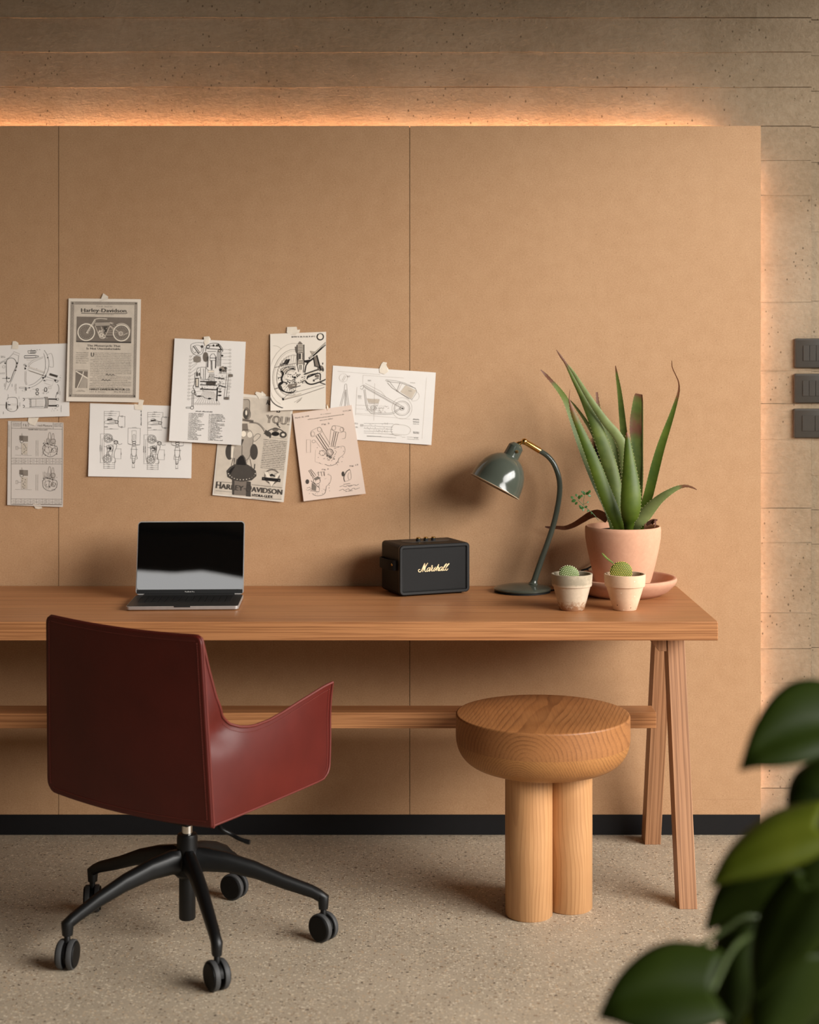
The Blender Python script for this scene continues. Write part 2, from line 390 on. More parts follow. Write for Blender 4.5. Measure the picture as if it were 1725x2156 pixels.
# back wall: a concrete core with the impression of every shuttering board as its own course
wall = tag(MB().box((XL, YC+0.012, 0), (XR, 0.2, ZC)).build('wall_back', M['concrete'], smooth=False), kind='structure')
DC = DW+YC
xj = sx(1709, DC)                                        # upright joint near the frame's right edge
def course(x0, x1, z0, z1, tilt, dy):
    b = MB(); n = max(2, int((x1-x0)/0.05)); rings = []
    for i in range(n+1):
        x = x0+(x1-x0)*i/n
        j = (mnoise.noise(Vector((x*3.1, z0*7, 1.3)))*0.0040+mnoise.noise(Vector((x*17, z0*7, 4.1)))*0.0009)
        yb = YC+dy-tilt; yt = YC+dy
        rings.append([Vector((x, yb, z0+j)), Vector((x, yb+0.0004, z0+0.006+j)), Vector((x, yt, z1-0.001)), Vector((x, YC+.02, z1-0.001)), Vector((x, YC+.02, z0+j))])
    b.loft(rings)
    return b.build('board_course', M['concrete'], wall, smooth=False)
ys = [-122, -40, 38, 110, 184]
rng = random.Random(3)
for i in range(len(ys)):
    y0 = ys[i]; y1 = ys[i+1] if i+1 < len(ys) else 266
    course(XL, xj-0.0004, sz(y1, DC), sz(y0, DC)+0.0008, 0.0042, rng.uniform(-.0006, .0006))
ylist = [266, 338, 411, 484, 556, 636, 708, 780, 850, 924, 996, 1070, 1142, 1216, 1290, 1366, 1438, 1510, 1584, 1660, 1752]
xp = sx(1560)                                            # courses hidden by the panelling are not repeated behind it
for i in range(len(ylist)-1):
    course(xp, xj-0.0004, sz(ylist[i+1], DC), sz(ylist[i], DC)+0.0006, 0.0012, rng.uniform(-.0006, .0006))
yr = [-122, -36, 42, 117, 192, 268, 342, 414, 488, 560, 634, 706, 782, 852, 926, 1000, 1074, 1146, 1220, 1294, 1364, 1440, 1514, 1588, 1662, 1752]
for i in range(len(yr)-1):
    course(xj+0.0004, XR-.002, sz(yr[i+1], DC), sz(yr[i], DC)+0.0006, 0.0012, rng.uniform(.0015, .003))

# fibreboard panelling standing clear of the concrete, lit from behind
PT, PB = sz(265), sz(1715)
PR = sx(1602.5)
core = MB()
for x in (-2.0, sx(123.5), sx(863), sx(1480)):
    core.box((x-.03, 0.019, PB+.05), (x+.03, YC+.004, PT-.09)); core.box((x-.03, 0.0185, PT-.10), (x+.03, 0.021, PT-.002))
clad = tag(core.build('wall_panelling', M['base_black'], smooth=False), kind='structure')
seams = [sx(-617), sx(123.5), sx(863), PR]
zs = sz(1683)
for i in range(3):
    g = 0.0009
    MB().box((seams[i]+g, 0, zs), (seams[i+1]-(g if i < 2 else 0), 0.018, PT)).build('panel', M['mdf'], clad, smooth=False)
    MB().box((seams[i]+g, 0.0006, PB), (seams[i+1]-(g if i < 2 else 0), 0.018, zs)).build('panel', M['mdf'], clad, smooth=False)
MB().box((-2.4, 0.024, PT-.046), (sx(1510), 0.034, PT-.042)).build('light_strip', M['led'], clad, smooth=False)
MB().box((PR-.044, 0.024, sz(1700)), (PR-.040, 0.034, sz(345))).build('light_strip', M['led_side'], clad, smooth=False)
bb = MB().box((seams[0], -0.001, 0.0), (sx(1601), 0.018, PB-.0008))
tag(bb.build('baseboard_back', M['base_black'], smooth=False, bevel=0.001, bseg=1), kind='structure')

# ================================================================ SWITCH PLATES
def rrect(w, h, r, seg=6):
    out = []
    for cx, cy, a0 in ((w/2-r, h/2-r, 0), (-w/2+r, h/2-r, 90), (-w/2+r, -h/2+r, 180), (w/2-r, -h/2+r, 270)):
        for k in range(seg+1):
            a = math.radians(a0+90*k/seg); out.append((cx+r*math.cos(a), cy+r*math.sin(a)))
    return out
def plate_mesh(w, h, r, y0, y1, inset=0.002):
    b = MB(); o = rrect(w, h, r); n = len(o)
    rings = []
    for y, k in ((y0, 0), (y1+0.0025, 0), (y1+0.0007, 0.0012), (y1, inset+.0015)):
        sxx, szz = (w-2*k)/w, (h-2*k)/h
        rings.append([Vector((p[0]*sxx, y, p[1]*szz)) for p in o])
    return b.loft([list(reversed(r_)) for r_ in rings])
def switch_plate(pyc, ph, keys, label, pxl):
    d = DC-0.004; w = 0.128; h = ph*d/F
    xl = sx(pxl, d); c = Vector((xl+w/2, YC-0.004, sz(pyc, d)))
    t = empty('light_switch', c); tag(t, label, 'switch', 'dark wall switches')
    plate_mesh(w, h, 0.005, 0.004, -0.007).build('plate', M['switch'], t, sharp=30)
    x0 = -w/2+0.0245
    for k in range(keys):
        kw = 0.079/keys
        MB().box((x0+k*kw+.0006, -0.0088, -h*0.265), (x0+(k+1)*kw-.0006, -0.004, h*0.265)).build('rocker', M['switch_key'], t, smooth=False, bevel=0.0007)
switch_plate(743.5, 62, 4, 'topmost dark grey wall switch with a row of narrow rockers', 1673)
switch_plate(817.5, 61.5, 4, 'middle dark grey wall switch of the column of three', 1672)
switch_plate(891, 61.5, 2, 'lowest dark grey wall switch, with a wide rocker', 1671)
# black socket on the panelling behind the aloe
c = Vector((sx(1282), -0.0, sz(948.5)))
t = empty('wall_socket', c); tag(t, 'black socket plate on the fibreboard wall, half hidden behind the aloe leaves', 'socket')
plate_mesh(0.084, 0.084, 0.004, 0.0, -0.009).build('plate', M['black_plastic'], t, sharp=30)
MB().lathe([(0.019, 0), (0.019, 0.002), (0.0165, 0.002), (0.0165, 0.0005)], 24, (0, -0.0088, 0), (0, -1, 0)).build('socket_well', M['key'], t)

# ================================================================ DESK
desk = empty('trestle_desk', (0, 0, 0))
tag(desk, 'long oak desk with a thick top and splayed trestle legs against the wall', 'desk')
DX0, DX1, DY0, DZ1, DZ0 = -1.95, 0.806, -0.641, 0.753, 0.7035
MB().box((DX0, DY0, DZ0), (DX1, -0.004, DZ1)).build('tabletop', M['oak_x'], desk, smooth=False, bevel=0.0022)
def desk_leg(x, yb, yt, zt):
    p, q = Vector((x, yb, 0)), Vector((x, yt, zt)); L = (q-p).length
    ang = math.atan2(q.y-p.y, q.z-p.z)
    b = MB(); ca = math.tan(ang); hw, hd = 0.0235, 0.0330
    # both ends are cut level
    B = [Vector((i*hw, j*hd, j*hd*ca)) for i, j in ((-1,-1),(1,-1),(1,1),(-1,1))]
    T_ = [v+Vector((0, 0, L)) for v in B]
    b.loft([B, T_])
    b.build('leg', M['oak_z'], desk, smooth=False, bevel=0.0012, loc=p, rot=(-ang, 0, 0))
for x in (0.7265, -1.66):
    desk_leg(x+0.003, -0.6005, -0.400, DZ0)
    desk_leg(x-0.006, -0.0600, -0.270, DZ0)
    cb = MB(); sg = 1 if x > 0 else -1
    cb.loft([[Vector((x-sg*.0635, y, DZ0)), Vector((x-sg*.0635, y, DZ0-.040)), Vector((x-sg*.044, y, DZ0-.064)), Vector((x-sg*.024, y, DZ0-.064)), Vector((x-sg*.024, y, DZ0))] for y in (-0.45, -0.21)])
    cb.build('crossbar', M['oak_z'], desk, smooth=False, bevel=0.001)
MB().box((-1.66, -0.335, 0.4015), (0.693, -0.245, 0.4455)).build('stretcher', M['oak_x'], desk, smooth=False, bevel=0.0012)

# ================================================================ STOOL
SC = Vector((0.350, 4.104-DW, 0))
stool = empty('wooden_stool', SC)
tag(stool, 'chunky stained pine stool with a thick rounded seat on cylinder legs', 'stool')
g = math.radians(14)
PC1 = (srgb(170,116,70), srgb(158,103,58), srgb(106,64,34))
PC2 = (srgb(182,128,74), srgb(166,110,60), srgb(112,70,36))
PCL = (srgb(206,158,110), srgb(196,146,98), srgb(156,106,66))
seatR = 0.2285
def seat_r(z):                                            # z measured from the seat underside (0.369)
    h = 0.509-0.369; t = z/h
    if t > 0.62: return seatR-0.001*(t-0.62)
    k = 1-t/0.62
    return 0.150+(seatR-0.150)*max(0.0, 1-k**2.3)**(1/2.0)
zs_ = [0.369, 0.3935, 0.4385, 0.509]
piths = [(0.02, 0, -0.25), (0.01, 0, -0.385), (-0.01, 0, -0.44)]
for i in range(3):
    a, b_ = zs_[i], zs_[i+1]; n = 10 if i < 2 else 12
    prof = [(seat_r(a-.369+(b_-a)*k/n), a+(b_-a)*k/n) for k in range(n+1)]
    if i == 0: prof = [(0.10, a)]+prof
    if i == 2:
        rr = prof[-1][0]; prof = prof[:-1]+[(rr, 0.5055), (rr-.0015, 0.508), (rr-.0045, 0.509), (rr*0.6, 0.5085), (rr*.25, 0.508)]
    mt = m_pine('stained_pine_layer', 1, piths[i], [PC2, PC2, PC1][i], [0.005, 0.0062, 0.0105][i], g, warp_amt=[0.02, 0.03, 0.025][i], dist=0.8, contrast=0.62)
    mb = MB().lathe(prof, 96); mb.build('seat_layer', mt, stool, sharp=45)
for k, (px_, d_, pith) in enumerate(((1114, 4.047, (0.045, 0.05, 0)), (1198.5, 4.101, (0.075, 0.06, 0)), (1112, 4.170, (0.02, 0.06, 0)))):
    p = at(px_, 1000, d_)-SC; p.z = 0
    r = 0.0610
    mb = MB().lathe([(r-.003, 0.0), (r, 0.003), (r, 0.2), (r, 0.372)], 64)
    mb.build('leg', m_pine('pale_pine_leg', 2, pith, PCL, 0.0085, warp_amt=0.06, dist=1.6, contrast=0.5), stool, loc=p, sharp=45)

# ================================================================ OFFICE CHAIR
CH = Vector((-0.551, 3.873-DW, 0))
chair = empty('office_chair', CH, math.radians(-34.8))
tag(chair, 'dark red saddle leather swivel chair on a black five-star base with casters', 'chair')
HWB, HWT = 0.2705, 0.254
def back_pt(u, v):
    # u -1..1 across, v 0..1 up
    hw = HWB+(HWT-HWB)*v
    w = 1-u*u
    z0 = 0.376+0.012*0 - 0.010*w*(1)                       # bottom edge sags slightly
    z1 = 0.812-0.007*w
    z = z0+(z1-z0)*v
    y = -0.203-0.020*v - 0.018*w*(0.35+0.65*math.sin(math.pi*min(1, v*0.9+.1)))
    return Vector((u*hw, y, z))
def corner_clip(u, v, cu=0.10, cv=0.08):
    # pull the grid corners in so the panel has rounded corners
    return u, v
def back_fn(s, t):
    u = s*2-1; p = back_pt(u, t)
    # round the lower left/right and upper corners
    for cu, cv, r in ((1, 0, 0.0), (-1, 0, 0.028), (1, 1, 0.018), (-1, 1, 0.018)):
        if r <= 0: continue
        ex = (1-cu*u)*HWB; ez = (t if cv == 0 else 1-t)*0.436
        if ex < r and ez < r:
            dx, dz = r-ex, r-ez; L = math.hypot(dx, dz); mx = max(dx, dz)
            if L > 1e-6:
                k = mx/L; p.x -= cu*dx*(1-k); p.z += (1 if cv == 0 else -1)*dz*(1-k)
    return p
def dense(n, e=6):
    # parameter values with extra rows close to both ends
    a = [0, 0.01, 0.025, 0.045, 0.07, 0.10]; m = [0.10+0.80*i/n for i in range(1, n)]
    return a+m+[1-x for x in reversed(a)]
def pgrid(fn, us, vs):
    b = MB(); nu = len(us)
    b.add([fn(u, v) for v in vs for u in us], [(j*nu+i, j*nu+i+1, (j+1)*nu+i+1, (j+1)*nu+i) for j in range(len(vs)-1) for i in range(nu-1)])
    return b
back = pgrid(back_fn, dense(14), dense(12)).build('backrest', M['leather'], chair, solid=0.007, solid_off=1.0, bevel=0.0)
def edge_path(fn, side, n=40, lo=0.0, hi=1.0, inset=0.0):
    out = []
    for i in range(n+1):
        t = lo+(hi-lo)*i/n
        out.append(fn(inset, t) if side == 'l' else fn(1-inset, t) if side == 'r' else fn(t, inset) if side == 'b' else fn(t, 1-inset))
    return out
et = MB()
for sd in 'lrtb': et.tube(edge_path(back_fn, sd), 0.0030, 6)
et.build('edge_trim', M['leather_edge'], back, sharp=80)
def stitches(paths, off, name, parent):
    b = MB()
    for path, o in paths:
        acc = 0.0; P = path
        for i in range(len(P)-1):
            seg = (P[i+1]-P[i]); L = seg.length
            if L < 1e-6: continue
            t = 0.0
            while acc+ (L-t) >= 0.0058:
                t += 0.0058-acc; acc = 0.0
                c = P[i]+seg*(t/L)+o; d = seg.normalized()*0.0019
                b.tube([c-d, c+d], 0.0007, 4)
            acc += L-t
    return b.build(name, M['stitch'], parent, smooth=False)
nb = Vector((0, -0.0078, 0))
stitches([(edge_path(back_fn, 'l', 60, .03, .97, .022), nb), (edge_path(back_fn, 'r', 60, .03, .97, .022), nb),
          (edge_path(back_fn, 't', 60, .03, .97, .028), nb), (edge_path(back_fn, 'b', 60, .03, .97, .028), nb)], 0, 'stitching', back)

ARMT = [(0.0, .806), (0.012, .735), (0.028, .668), (0.05, .618), (0.075, .594), (0.10, .5835), (0.125, .5790), (0.15, .5775), (0.20, .5805), (0.25, .589), (0.30, .600), (0.35, .612), (0.40, .6255), (0.432, .632)]
def arm_top(y):
    for i in range(len(ARMT)-1):
        a, b = ARMT[i], ARMT[i+1]
        if y <= b[0]:
            k = (y-a[0])/(b[0]-a[0]); return a[1]+(b[1]-a[1])*k
    return ARMT[-1][1]
def arm_fn_side(sgn):
    def fn(s, t):
        # s along the depth (dense near the back), t up
        y = 0.432*(s**1.5)
        z0 = 0.377+0.016*s+(0.035*math.exp(-(s/0.12)**2) if sgn < 0 else 0); z1 = arm_top(y); z = z0+(z1-z0)*t
        zz = (z-0.376)/0.436
        hw = HWB+(HWT-HWB)*min(1, zz)
        lean = 0.020*zz*max(0.0, 1-s*2.2)
        bulge = 0.020*math.sin(math.pi*min(1, s*1.02))*math.sin(math.pi*(0.12+0.8*t))
        pinch = -0.020*math.exp(-((z-0.585)/0.035)**2)*math.exp(-((y-0.035)/0.05)**2)
        flare = 0.016*(max(0, s-0.72)/0.28)**2*(max(0, t-0.5)/0.5)**2 + 0.006*t**3*s
        x = hw+bulge+pinch+flare-0.004
        yy = -0.203-lean+y
        # rounded front lower corner
        ex = 0.432-y; ez = z-z0; r = 0.03
        if ex < r and ez < r:
            dx, dz = r-ex, r-ez; L = math.hypot(dx, dz); k = max(dx, dz)/L if L > 0 else 1
            yy -= dx*(1-k); z += dz*(1-k)
        yy += 0.010*math.sin(math.pi*t)*max(0, s-0.8)/0.2
        return Vector((sgn*x, yy, z))
    return fn
for sgn in (1, -1):
    fn = arm_fn_side(sgn)
    b = pgrid(fn, dense(22), dense(12))
    if sgn < 0: b.f = [tuple(reversed(f)) for f in b.f]
    arm = b.build('armrest', M['leather'], chair, solid=0.006, solid_off=-1.0)
    e2 = MB()
    e2.tube(edge_path(fn, 't', 60), 0.0036, 6); e2.tube(edge_path(fn, 'r', 30), 0.0034, 6); e2.tube(edge_path(fn, 'b', 30), 0.0028, 6)
    e2.build('edge_trim', M['leather_edge'], arm, sharp=80)
    o = Vector((sgn*0.0012, 0, 0))
    stitches([(edge_path(fn, 't', 80, .25, .985, .06), o), (edge_path(fn, 'r', 40, .05, .95, .018), o)], 0, 'stitching', arm)
# seat pad and the pan under it
def cushion(x, y0, y1, z0, z1, bul):
    def top(s, t): return Vector((-x+2*x*s, y0+(y1-y0)*t, z1+bul*(1-(2*s-1)**4)*(1-(2*t-1)**4)))
    b = MB(); b.box((-x, y0, z0), (x, y1, z1)); b.f = b.f[:1]+b.f[2:]; b.m = b.m[:-1]; b.grid(top, 12, 12); return b
cushion(0.246, -0.186, 0.215, 0.400, 0.430, 0.018).build('seat', M['leather'], chair, bevel=0.006)
MB().box((-0.240, -0.180, 0.384), (0.240, 0.195, 0.399)).build('seat_shell', M['leather'], chair, bevel=0.004, smooth=False)
mech = MB().box((-0.050, -0.055, 0.298), (0.050, 0.13, 0.386))
mech.build('tilt_mechanism', M['black_metal'], chair, bevel=0.006, smooth=False)
# height lever, curved rod out to the right
pl = [at(462, 1741, 3.80), at(488, 1757, 3.80), at(504, 1766, 3.79), at(520, 1772, 3.785), at(526, 1773, 3.783)]
lev = MB(); mi = chair.matrix_basis.inverted()
pl = [Vector((0.06, 0.02, 0.330))]+[mi @ p for p in pl]
lev.tube(catmull(pl, 24), [0.005]*18+[0.0058]*7, 10)
lev.build('height_lever', M['black_metal'], chair)
MB().lathe([(0.0115, 0.255), (0.0132, 0.255), (0.0132, 0.30)], 24).build('gas_piston', M['chrome'], chair)
cyl = MB().lathe([(0.0185, 0.052), (0.0205, 0.055), (0.0205, 0.175)], 32)
cyl.build('gas_cylinder', M['black_metal'], chair)
hub = MB().lathe([(0.026, 0.158), (0.033, 0.166), (0.034, 0.205), (0.0275, 0.218), (0.0262, 0.224), (0.0255, 0.256), (0.0235, 0.2625), (0.020, 0.2635), (0.011, 0.2635)], 40)
hub.build('hub', M['black_metal'], chair, sharp=35)
rot0 = chair.rotation_euler[2]
angs = [-144.5, -70.0, -1.0, 74.0, 144.5]; wheel_dir = [-6, 33, 52, 62, 8]; rads = [0.316, 0.326, 0.338, 0.305, 0.338]
def caster(parent, pos, yaw):
    # twin wheel caster hanging under the arm end; yaw = direction of the axle (degrees, world)
    a = math.radians(yaw)-rot0; ax = Vector((math.cos(a), math.sin(a), 0)); fwd = Vector((-ax.y, ax.x, 0))
    r = 0.0345; c = Vector((pos.x, pos.y, r))-fwd*0.0
    cs = empty('caster', c); cs.parent = parent
    for s in (-1, 1):
        MB().lathe([(0.012, 0.004), (0.026, 0.0045), (0.0305, 0.0055), (0.0305, 0.0205), (0.0285, 0.0222), (0.012, 0.023)], 36, axis=ax*s).build('wheel', M['black_plastic'], cs, sharp=30)
        MB().lathe([(0.0300, 0.006), (0.0338, 0.0065), (r, 0.009), (r, 0.0150), (0.0335, 0.0180), (0.0300, 0.0188)], 36, axis=ax*s, cap0=False, cap1=False).build('tread', M['grey_rubber'], cs, sharp=30)
    fn_ = MB(); n = 10; ring0 = []; ring1 = []
    for k in range(n+1):
        th = math.radians(-25+ 205*k/n); ring0.append(fwd*math.cos(th)*0.029+Vector((0, 0, math.sin(th)*0.029)))
    fn_.loft([[p-ax*0.0038 for p in ring0], [p+ax*0.0038 for p in ring0]])
    fn_.build('fork', M['black_plastic'], cs, sharp=30)
    MB().lathe([(0.0075, 0.016), (0.0075, 0.046), (0.0062, 0.048), (0.0062, 0.060)], 16).build('stem', M['black_metal'], cs)
for a_, wd, rd in zip(angs, wheel_dir, rads):
    a = math.radians(a_)-rot0; dv = Vector((math.cos(a), math.sin(a), 0)); sv = Vector((-dv.y, dv.x, 0))
    R0 = rd
    stn = [(0.020, 0.197, 0.020, 0.030), (0.045, 0.200, 0.0180, 0.0275), (0.10, 0.193, 0.0160, 0.023), (0.17, 0.174, 0.0150, 0.0195), (0.24, 0.146, 0.0138, 0.0165), (R0-0.028, 0.122, 0.0128, 0.0145), (R0-.008, 0.111, 0.0122, 0.0150)]
    stn = [s for s in stn]
    b = MB(); rings = []
    for r_, z_, hw_, hh_ in stn:
        c_ = dv*r_+Vector((0, 0, z_)); k = 0.62
        rings.append([c_+sv*(hw_*x)+Vector((0, 0, hh_*y)) for x, y in ((-1,-.55),(-.6,-1),(.6,-1),(1,-.55),(.92,.45),(.45,1),(-.45,1),(-.92,.45))])
    # turn down into the caster socket
    end = dv*R0
    for dz, hw_ in ((0.110, 0.0132), (0.092, 0.0122), (0.079, 0.0112)):
        ring = []
        for x, y in ((-1,-.55),(-.6,-1),(.6,-1),(1,-.55),(.92,.45),(.45,1),(-.45,1),(-.92,.45)):
            ring.append(end+sv*(hw_*x)+dv*(hw_*y)+Vector((0, 0, dz+(0.012*(1 if dz > 0.1 else 0)*(-y)*0))))
        rings.append(ring)
    b.loft(rings)
    arm = b.build('base_arm', M['black_metal'], chair, sharp=60, bevel=0.0)
    caster(chair, end, wd)

# ================================================================ LAPTOP
LZ = DZ1
fl, fr = at(265.5, 1286, 4.254), at(503, 1286, 4.254)
lv = (fr-fl); lv.z = 0; lw = 0.3065
lrot = math.radians(-2.2)
lc = (fl+fr)/2; lap = empty('laptop', (lc.x-0.001, lc.y+0.0, LZ), lrot*-1)
tag(lap, 'open dark grey laptop with a black screen on the desk', 'laptop')
ldp = 0.205
bs = MB(); o = rrect(lw, ldp, 0.011, 6)
rings = []
for z, k in ((0.0012, 0.004), (0.0035, 0.0005), (0.0085, 0.0), (0.0118, 0.0), (0.0124, 0.0008)):
    rings.append([Vector((p[0]*(1-2*k/lw), p[1]*(1-2*k/ldp)+ldp/2, z)) for p in o])
bs.loft(rings); base = bs.build('base', M['alu'], lap, sharp=35)
MB().loft([[Vector((p[0], p[1]+ldp/2, z)) for p in rrect(lw-.004, ldp-.004, 0.009, 6)] for z in (0.0122, 0.0128)]).build('deck', M['deck'], base, smooth=False)
kb = MB(); kw = 0.0178
for r_ in range(6):
    x = -0.128; yk = ldp-0.030-r_*0.0182
    n = 14
    for k in range(n):
        if r_ == 5 and 3 < k < 9:
            if k != 4: continue
            kb.box((x+k*0.0184, yk-.015, 0.0126), (x+k*0.0184+0.0184*5-.003, yk, 0.0142)); continue
        kb.box((x+k*0.0184, yk-.015, 0.0126), (x+k*0.0184+0.0155, yk, 0.0142))
kb.build('keyboard', M['key'], base, smooth=False)
MB().loft([[Vector((p[0], p[1]+0.041, z)) for p in rrect(0.125, 0.066, 0.004)] for z in (0.0126, 0.0131)]).build('trackpad', M['alu' if False else 'deck'], base, smooth=False)
MB().box((-0.022, -0.0006, 0.0095), (0.022, 0.004, 0.0131)).build('finger_notch', M['rubber'], base, smooth=False)
for x in (-.13, .13):
    for y in (.02, .18): MB().lathe([(0.006, 0), (0.0065, 0.002)], 16, (x, y, 0)).build('foot', M['rubber'], base)
hinge = MB().tube([(-0.128, ldp-.003, 0.0125), (0.128, ldp-.003, 0.0125)], 0.0048, 12); hinge.build('hinge', M['rubber'], lap)
TILT = math.radians(15.0); LH = 0.2105
lid = empty('lid', (0, ldp-0.004, 0.0135)); lid.parent = lap; lid.rotation_euler = (-TILT, 0, 0)
def flat_rr(w, h, r, y0, y1, zc): return MB().loft([[Vector((p[0], y, p[1]+zc)) for p in rrect(w, h, r)] for y in (y1, y0)])
flat_rr(lw, LH, 0.011, 0.0, 0.0052, LH/2).build('lid_shell', M['alu'], lid, smooth=False)
KN = [(0, 0), (.17, 3.0), (.34, 6.0), (.5, 2.0), (.61, -1.5), (.75, 6.0), (1.0, 22.0)]      # slight warp of the pane, in boundary pixels
def warp(x):
    for (a0, b0), (a1, b1) in zip(KN, KN[1:]):
        if x <= a1: k_ = (x-a0)/(a1-a0); k_ = k_*k_*(3-2*k_) if a0 < .5 else k_; return b0+(b1-b0)*k_
    return KN[-1][1]
dw_, dh_ = lw-.005, LH-0.0175
dm = MB(); ro = rrect(dw_, dh_, 0.0085)
def disp_pt(s, t):
    x = (s-.5)*dw_; z = (t-.5)*dh_; r = 0.0085
    ex, ez = dw_/2-abs(x), dh_/2-abs(z)
    if ex < r and ez < r:
        dx, dz = r-ex, r-ez; L_ = math.hypot(dx, dz); k_ = max(dx, dz)/L_ if L_ else 1
        x -= math.copysign(dx*(1-k_), x); z -= math.copysign(dz*(1-k_), z)
    return Vector((x, -0.0014+1.5e-4*warp(s)*(z+dh_/2), 0.0145+dh_/2+z))
us_ = [0, .008, .018, .028]+[.028+.944*i/40 for i in range(1, 40)]+[.972, .982, .992, 1]
vs_ = [0, .012, .026, .042]+[.042+.916*i/16 for i in range(1, 16)]+[.958, .974, .988, 1]
nu_ = len(us_)
dm.add([disp_pt(u, v) for v in vs_ for u in us_], [(j*nu_+i, j*nu_+i+1, (j+1)*nu_+i+1, (j+1)*nu_+i) for j in range(len(vs_)-1) for i in range(nu_-1)])
dm.build('display', M['glass_black'], lid, sharp=60)
MB().box((-(lw-.006)/2, -0.0006, 0.003), ((lw-.006)/2, 0.0002, 0.0142)).build('chin', M['key'], lid, smooth=False)

# text meshes from the built-in font
def text_verts(s, space=1.0):
    cu = bpy.data.curves.new('tmp_text', 'FONT'); cu.body = s; cu.size = 1.0; cu.resolution_u = 2; cu.space_character = space
    ob = bpy.data.objects.new('tmp_text', cu); C.objects.link(ob)
    dg = bpy.context.evaluated_depsgraph_get(); me = bpy.data.meshes.new_from_object(ob.evaluated_get(dg))
    vs = [v.co.copy() for v in me.vertices]; fs = [tuple(p.vertices) for p in me.polygons]
    bpy.data.objects.remove(ob); bpy.data.curves.remove(cu); bpy.data.meshes.remove(me)
    return vs, fs
CAP = 0.73
def fit_text(s, space=1.0):
    vs, fs = text_verts(s, space)
    x0 = min(v.x for v in vs); x1 = max(v.x for v in vs)
    return [((v.x-x0)/(x1-x0), v.y/CAP) for v in vs], fs
tv, tf = fit_text('MacBook Pro')
MB().add([Vector((-0.0135+0.027*u, -0.0009, 0.0065+0.0034*v)) for u, v in tv], tf).build('lettering', M['white_print'], lid, smooth=False)

# ================================================================ SPEAKER
sp_a = math.radians(22.5); SW, SD, SH = 0.221, 0.148, 0.1445
fc = at(842, 1254, 4.487); fc.z = DZ1
ux = Vector((math.cos(sp_a), math.sin(sp_a), 0)); uy = Vector((-math.sin(sp_a), math.cos(sp_a), 0))
spc = fc+ux*SW/2+uy*SD/2
spk = empty('portable_speaker', spc, sp_a)
tag(spk, 'black portable speaker with gold script lettering and brass knobs on the desk', 'speaker')
zf = 0.0045
MB().box((-SW/2, -SD/2+.004, zf), (SW/2, SD/2, zf+SH)).build('cabinet', M['black_plastic'], spk, bevel=0.0105, bseg=5)
# front frame
fr_o, fr_i = rrect(SW, SH, 0.012), rrect(SW-.017, SH-.017, 0.004); zc = zf+SH/2
fmb = MB(); yF = -SD/2
rings = [[Vector((p[0], yF+0.012, p[1]+zc)) for p in fr_o], [Vector((p[0], yF+0.002, p[1]+zc)) for p in fr_o],
         [Vector((p[0]*0.985, yF, zc+p[1]*0.975)) for p in fr_o], [Vector((p[0], yF, p[1]+zc)) for p in fr_i], [Vector((p[0], yF+.006, p[1]+zc)) for p in fr_i]]
fmb.loft(rings, False, False); fmb.build('front_frame', M['black_metal'], spk, sharp=30)
tgr = NT('woven_grille_cloth', 0.8, 0.08); 
ck = tgr.n('ShaderNodeTexChecker'); ck.inputs['Scale'].default_value = 460; ck.inputs['Color1'].default_value = (0.011,0.0105,0.0095,1); ck.inputs['Color2'].default_value = (0.002,0.002,0.002,1)
tgr.l(tgr.coord((1,1,1), (0, math.radians(38), 0)), ck.inputs['Vector']); tgr.color(ck.outputs[0]); tgr.bump(ck.outputs['Fac'], 0.5, 0.001)
MB().box((-SW/2+.008, yF+.0042, zc-SH/2+.008), (SW/2-.008, yF+.006, zc+SH/2-.008)).build('grille', tgr.mat, spk, smooth=False)
# thin piping round the grille
pp = rrect(SW-.022, SH-.022, 0.003); MB().tube([Vector((p[0], yF+.0036, zc+p[1])) for p in pp+pp[:1]], 0.0011, 6).build('grille_piping', M['black_metal'], spk)
# top panel recess and knobs
MB().loft([[Vector((p[0]+.006, p[1]+.012, zf+SH+z)) for p in rrect(0.150, 0.05, 0.022)] for z in (-.002, 0.0006)]).build('control_panel', M['deck'], spk, smooth=False)
for kx in (-0.026, -0.002, 0.022):
    kn = MB().lathe([(0.0068, 0), (0.0068, 0.0065), (0.0062, 0.0072)], 24, (kx+.006, 0.004, zf+SH+.0004)).build('knob', M['rubber'], spk)
    MB().lathe([(0.0062, 0.0070), (0.0064, 0.0078), (0.0062, 0.0105), (0.0048, 0.0112), (0.0040, 0.0106), (0.001, 0.0106)], 24, (kx+.006, 0.004, zf+SH+.0004)).build('knob_cap', M['brass'], kn)
# carrying strap on the left end, held by a brass stud
st = MB(); xs = -SW/2; path = [(xs-.001, -0.052), (xs-.010, -0.046), (xs-.0165, -0.02), (xs-.0175, 0.02), (xs-.014, 0.045), (xs-.001, 0.055)]
pth = catmull([Vector((x, y, zf+SH*0.585)) for x, y in path], 24)
rings = []
for i, p in enumerate(pth):
    t_ = (pth[min(i+1, 24)]-pth[max(i-1, 0)]).normalized(); nn = Vector((t_.y, -t_.x, 0)); hh = 0.0145
    rings.append([p-nn*.0016-Vector((0,0,hh)), p+nn*.0016-Vector((0,0,hh)), p+nn*.0016+Vector((0,0,hh)), p-nn*.0016+Vector((0,0,hh))])
strap = st.loft(rings).build('strap', M['rubber'], spk, sharp=30)
MB().lathe([(0.0036, 0), (0.0036, 0.0022), (0.0020, 0.0036), (0.001, 0.0036)], 16, (xs-.0105, -0.043, zf+SH*.60), (-0.85, -0.5, 0)).build('stud', M['brass'], strap)
for x in (-SW/2+.025, SW/2-.025):
    for y in (-SD/2+.025, SD/2-.025): MB().lathe([(0.009, 0), (0.010, 0.0012), (0.010, 0.0062)], 20, (x, y, 0)).build('foot', M['rubber'], spk)
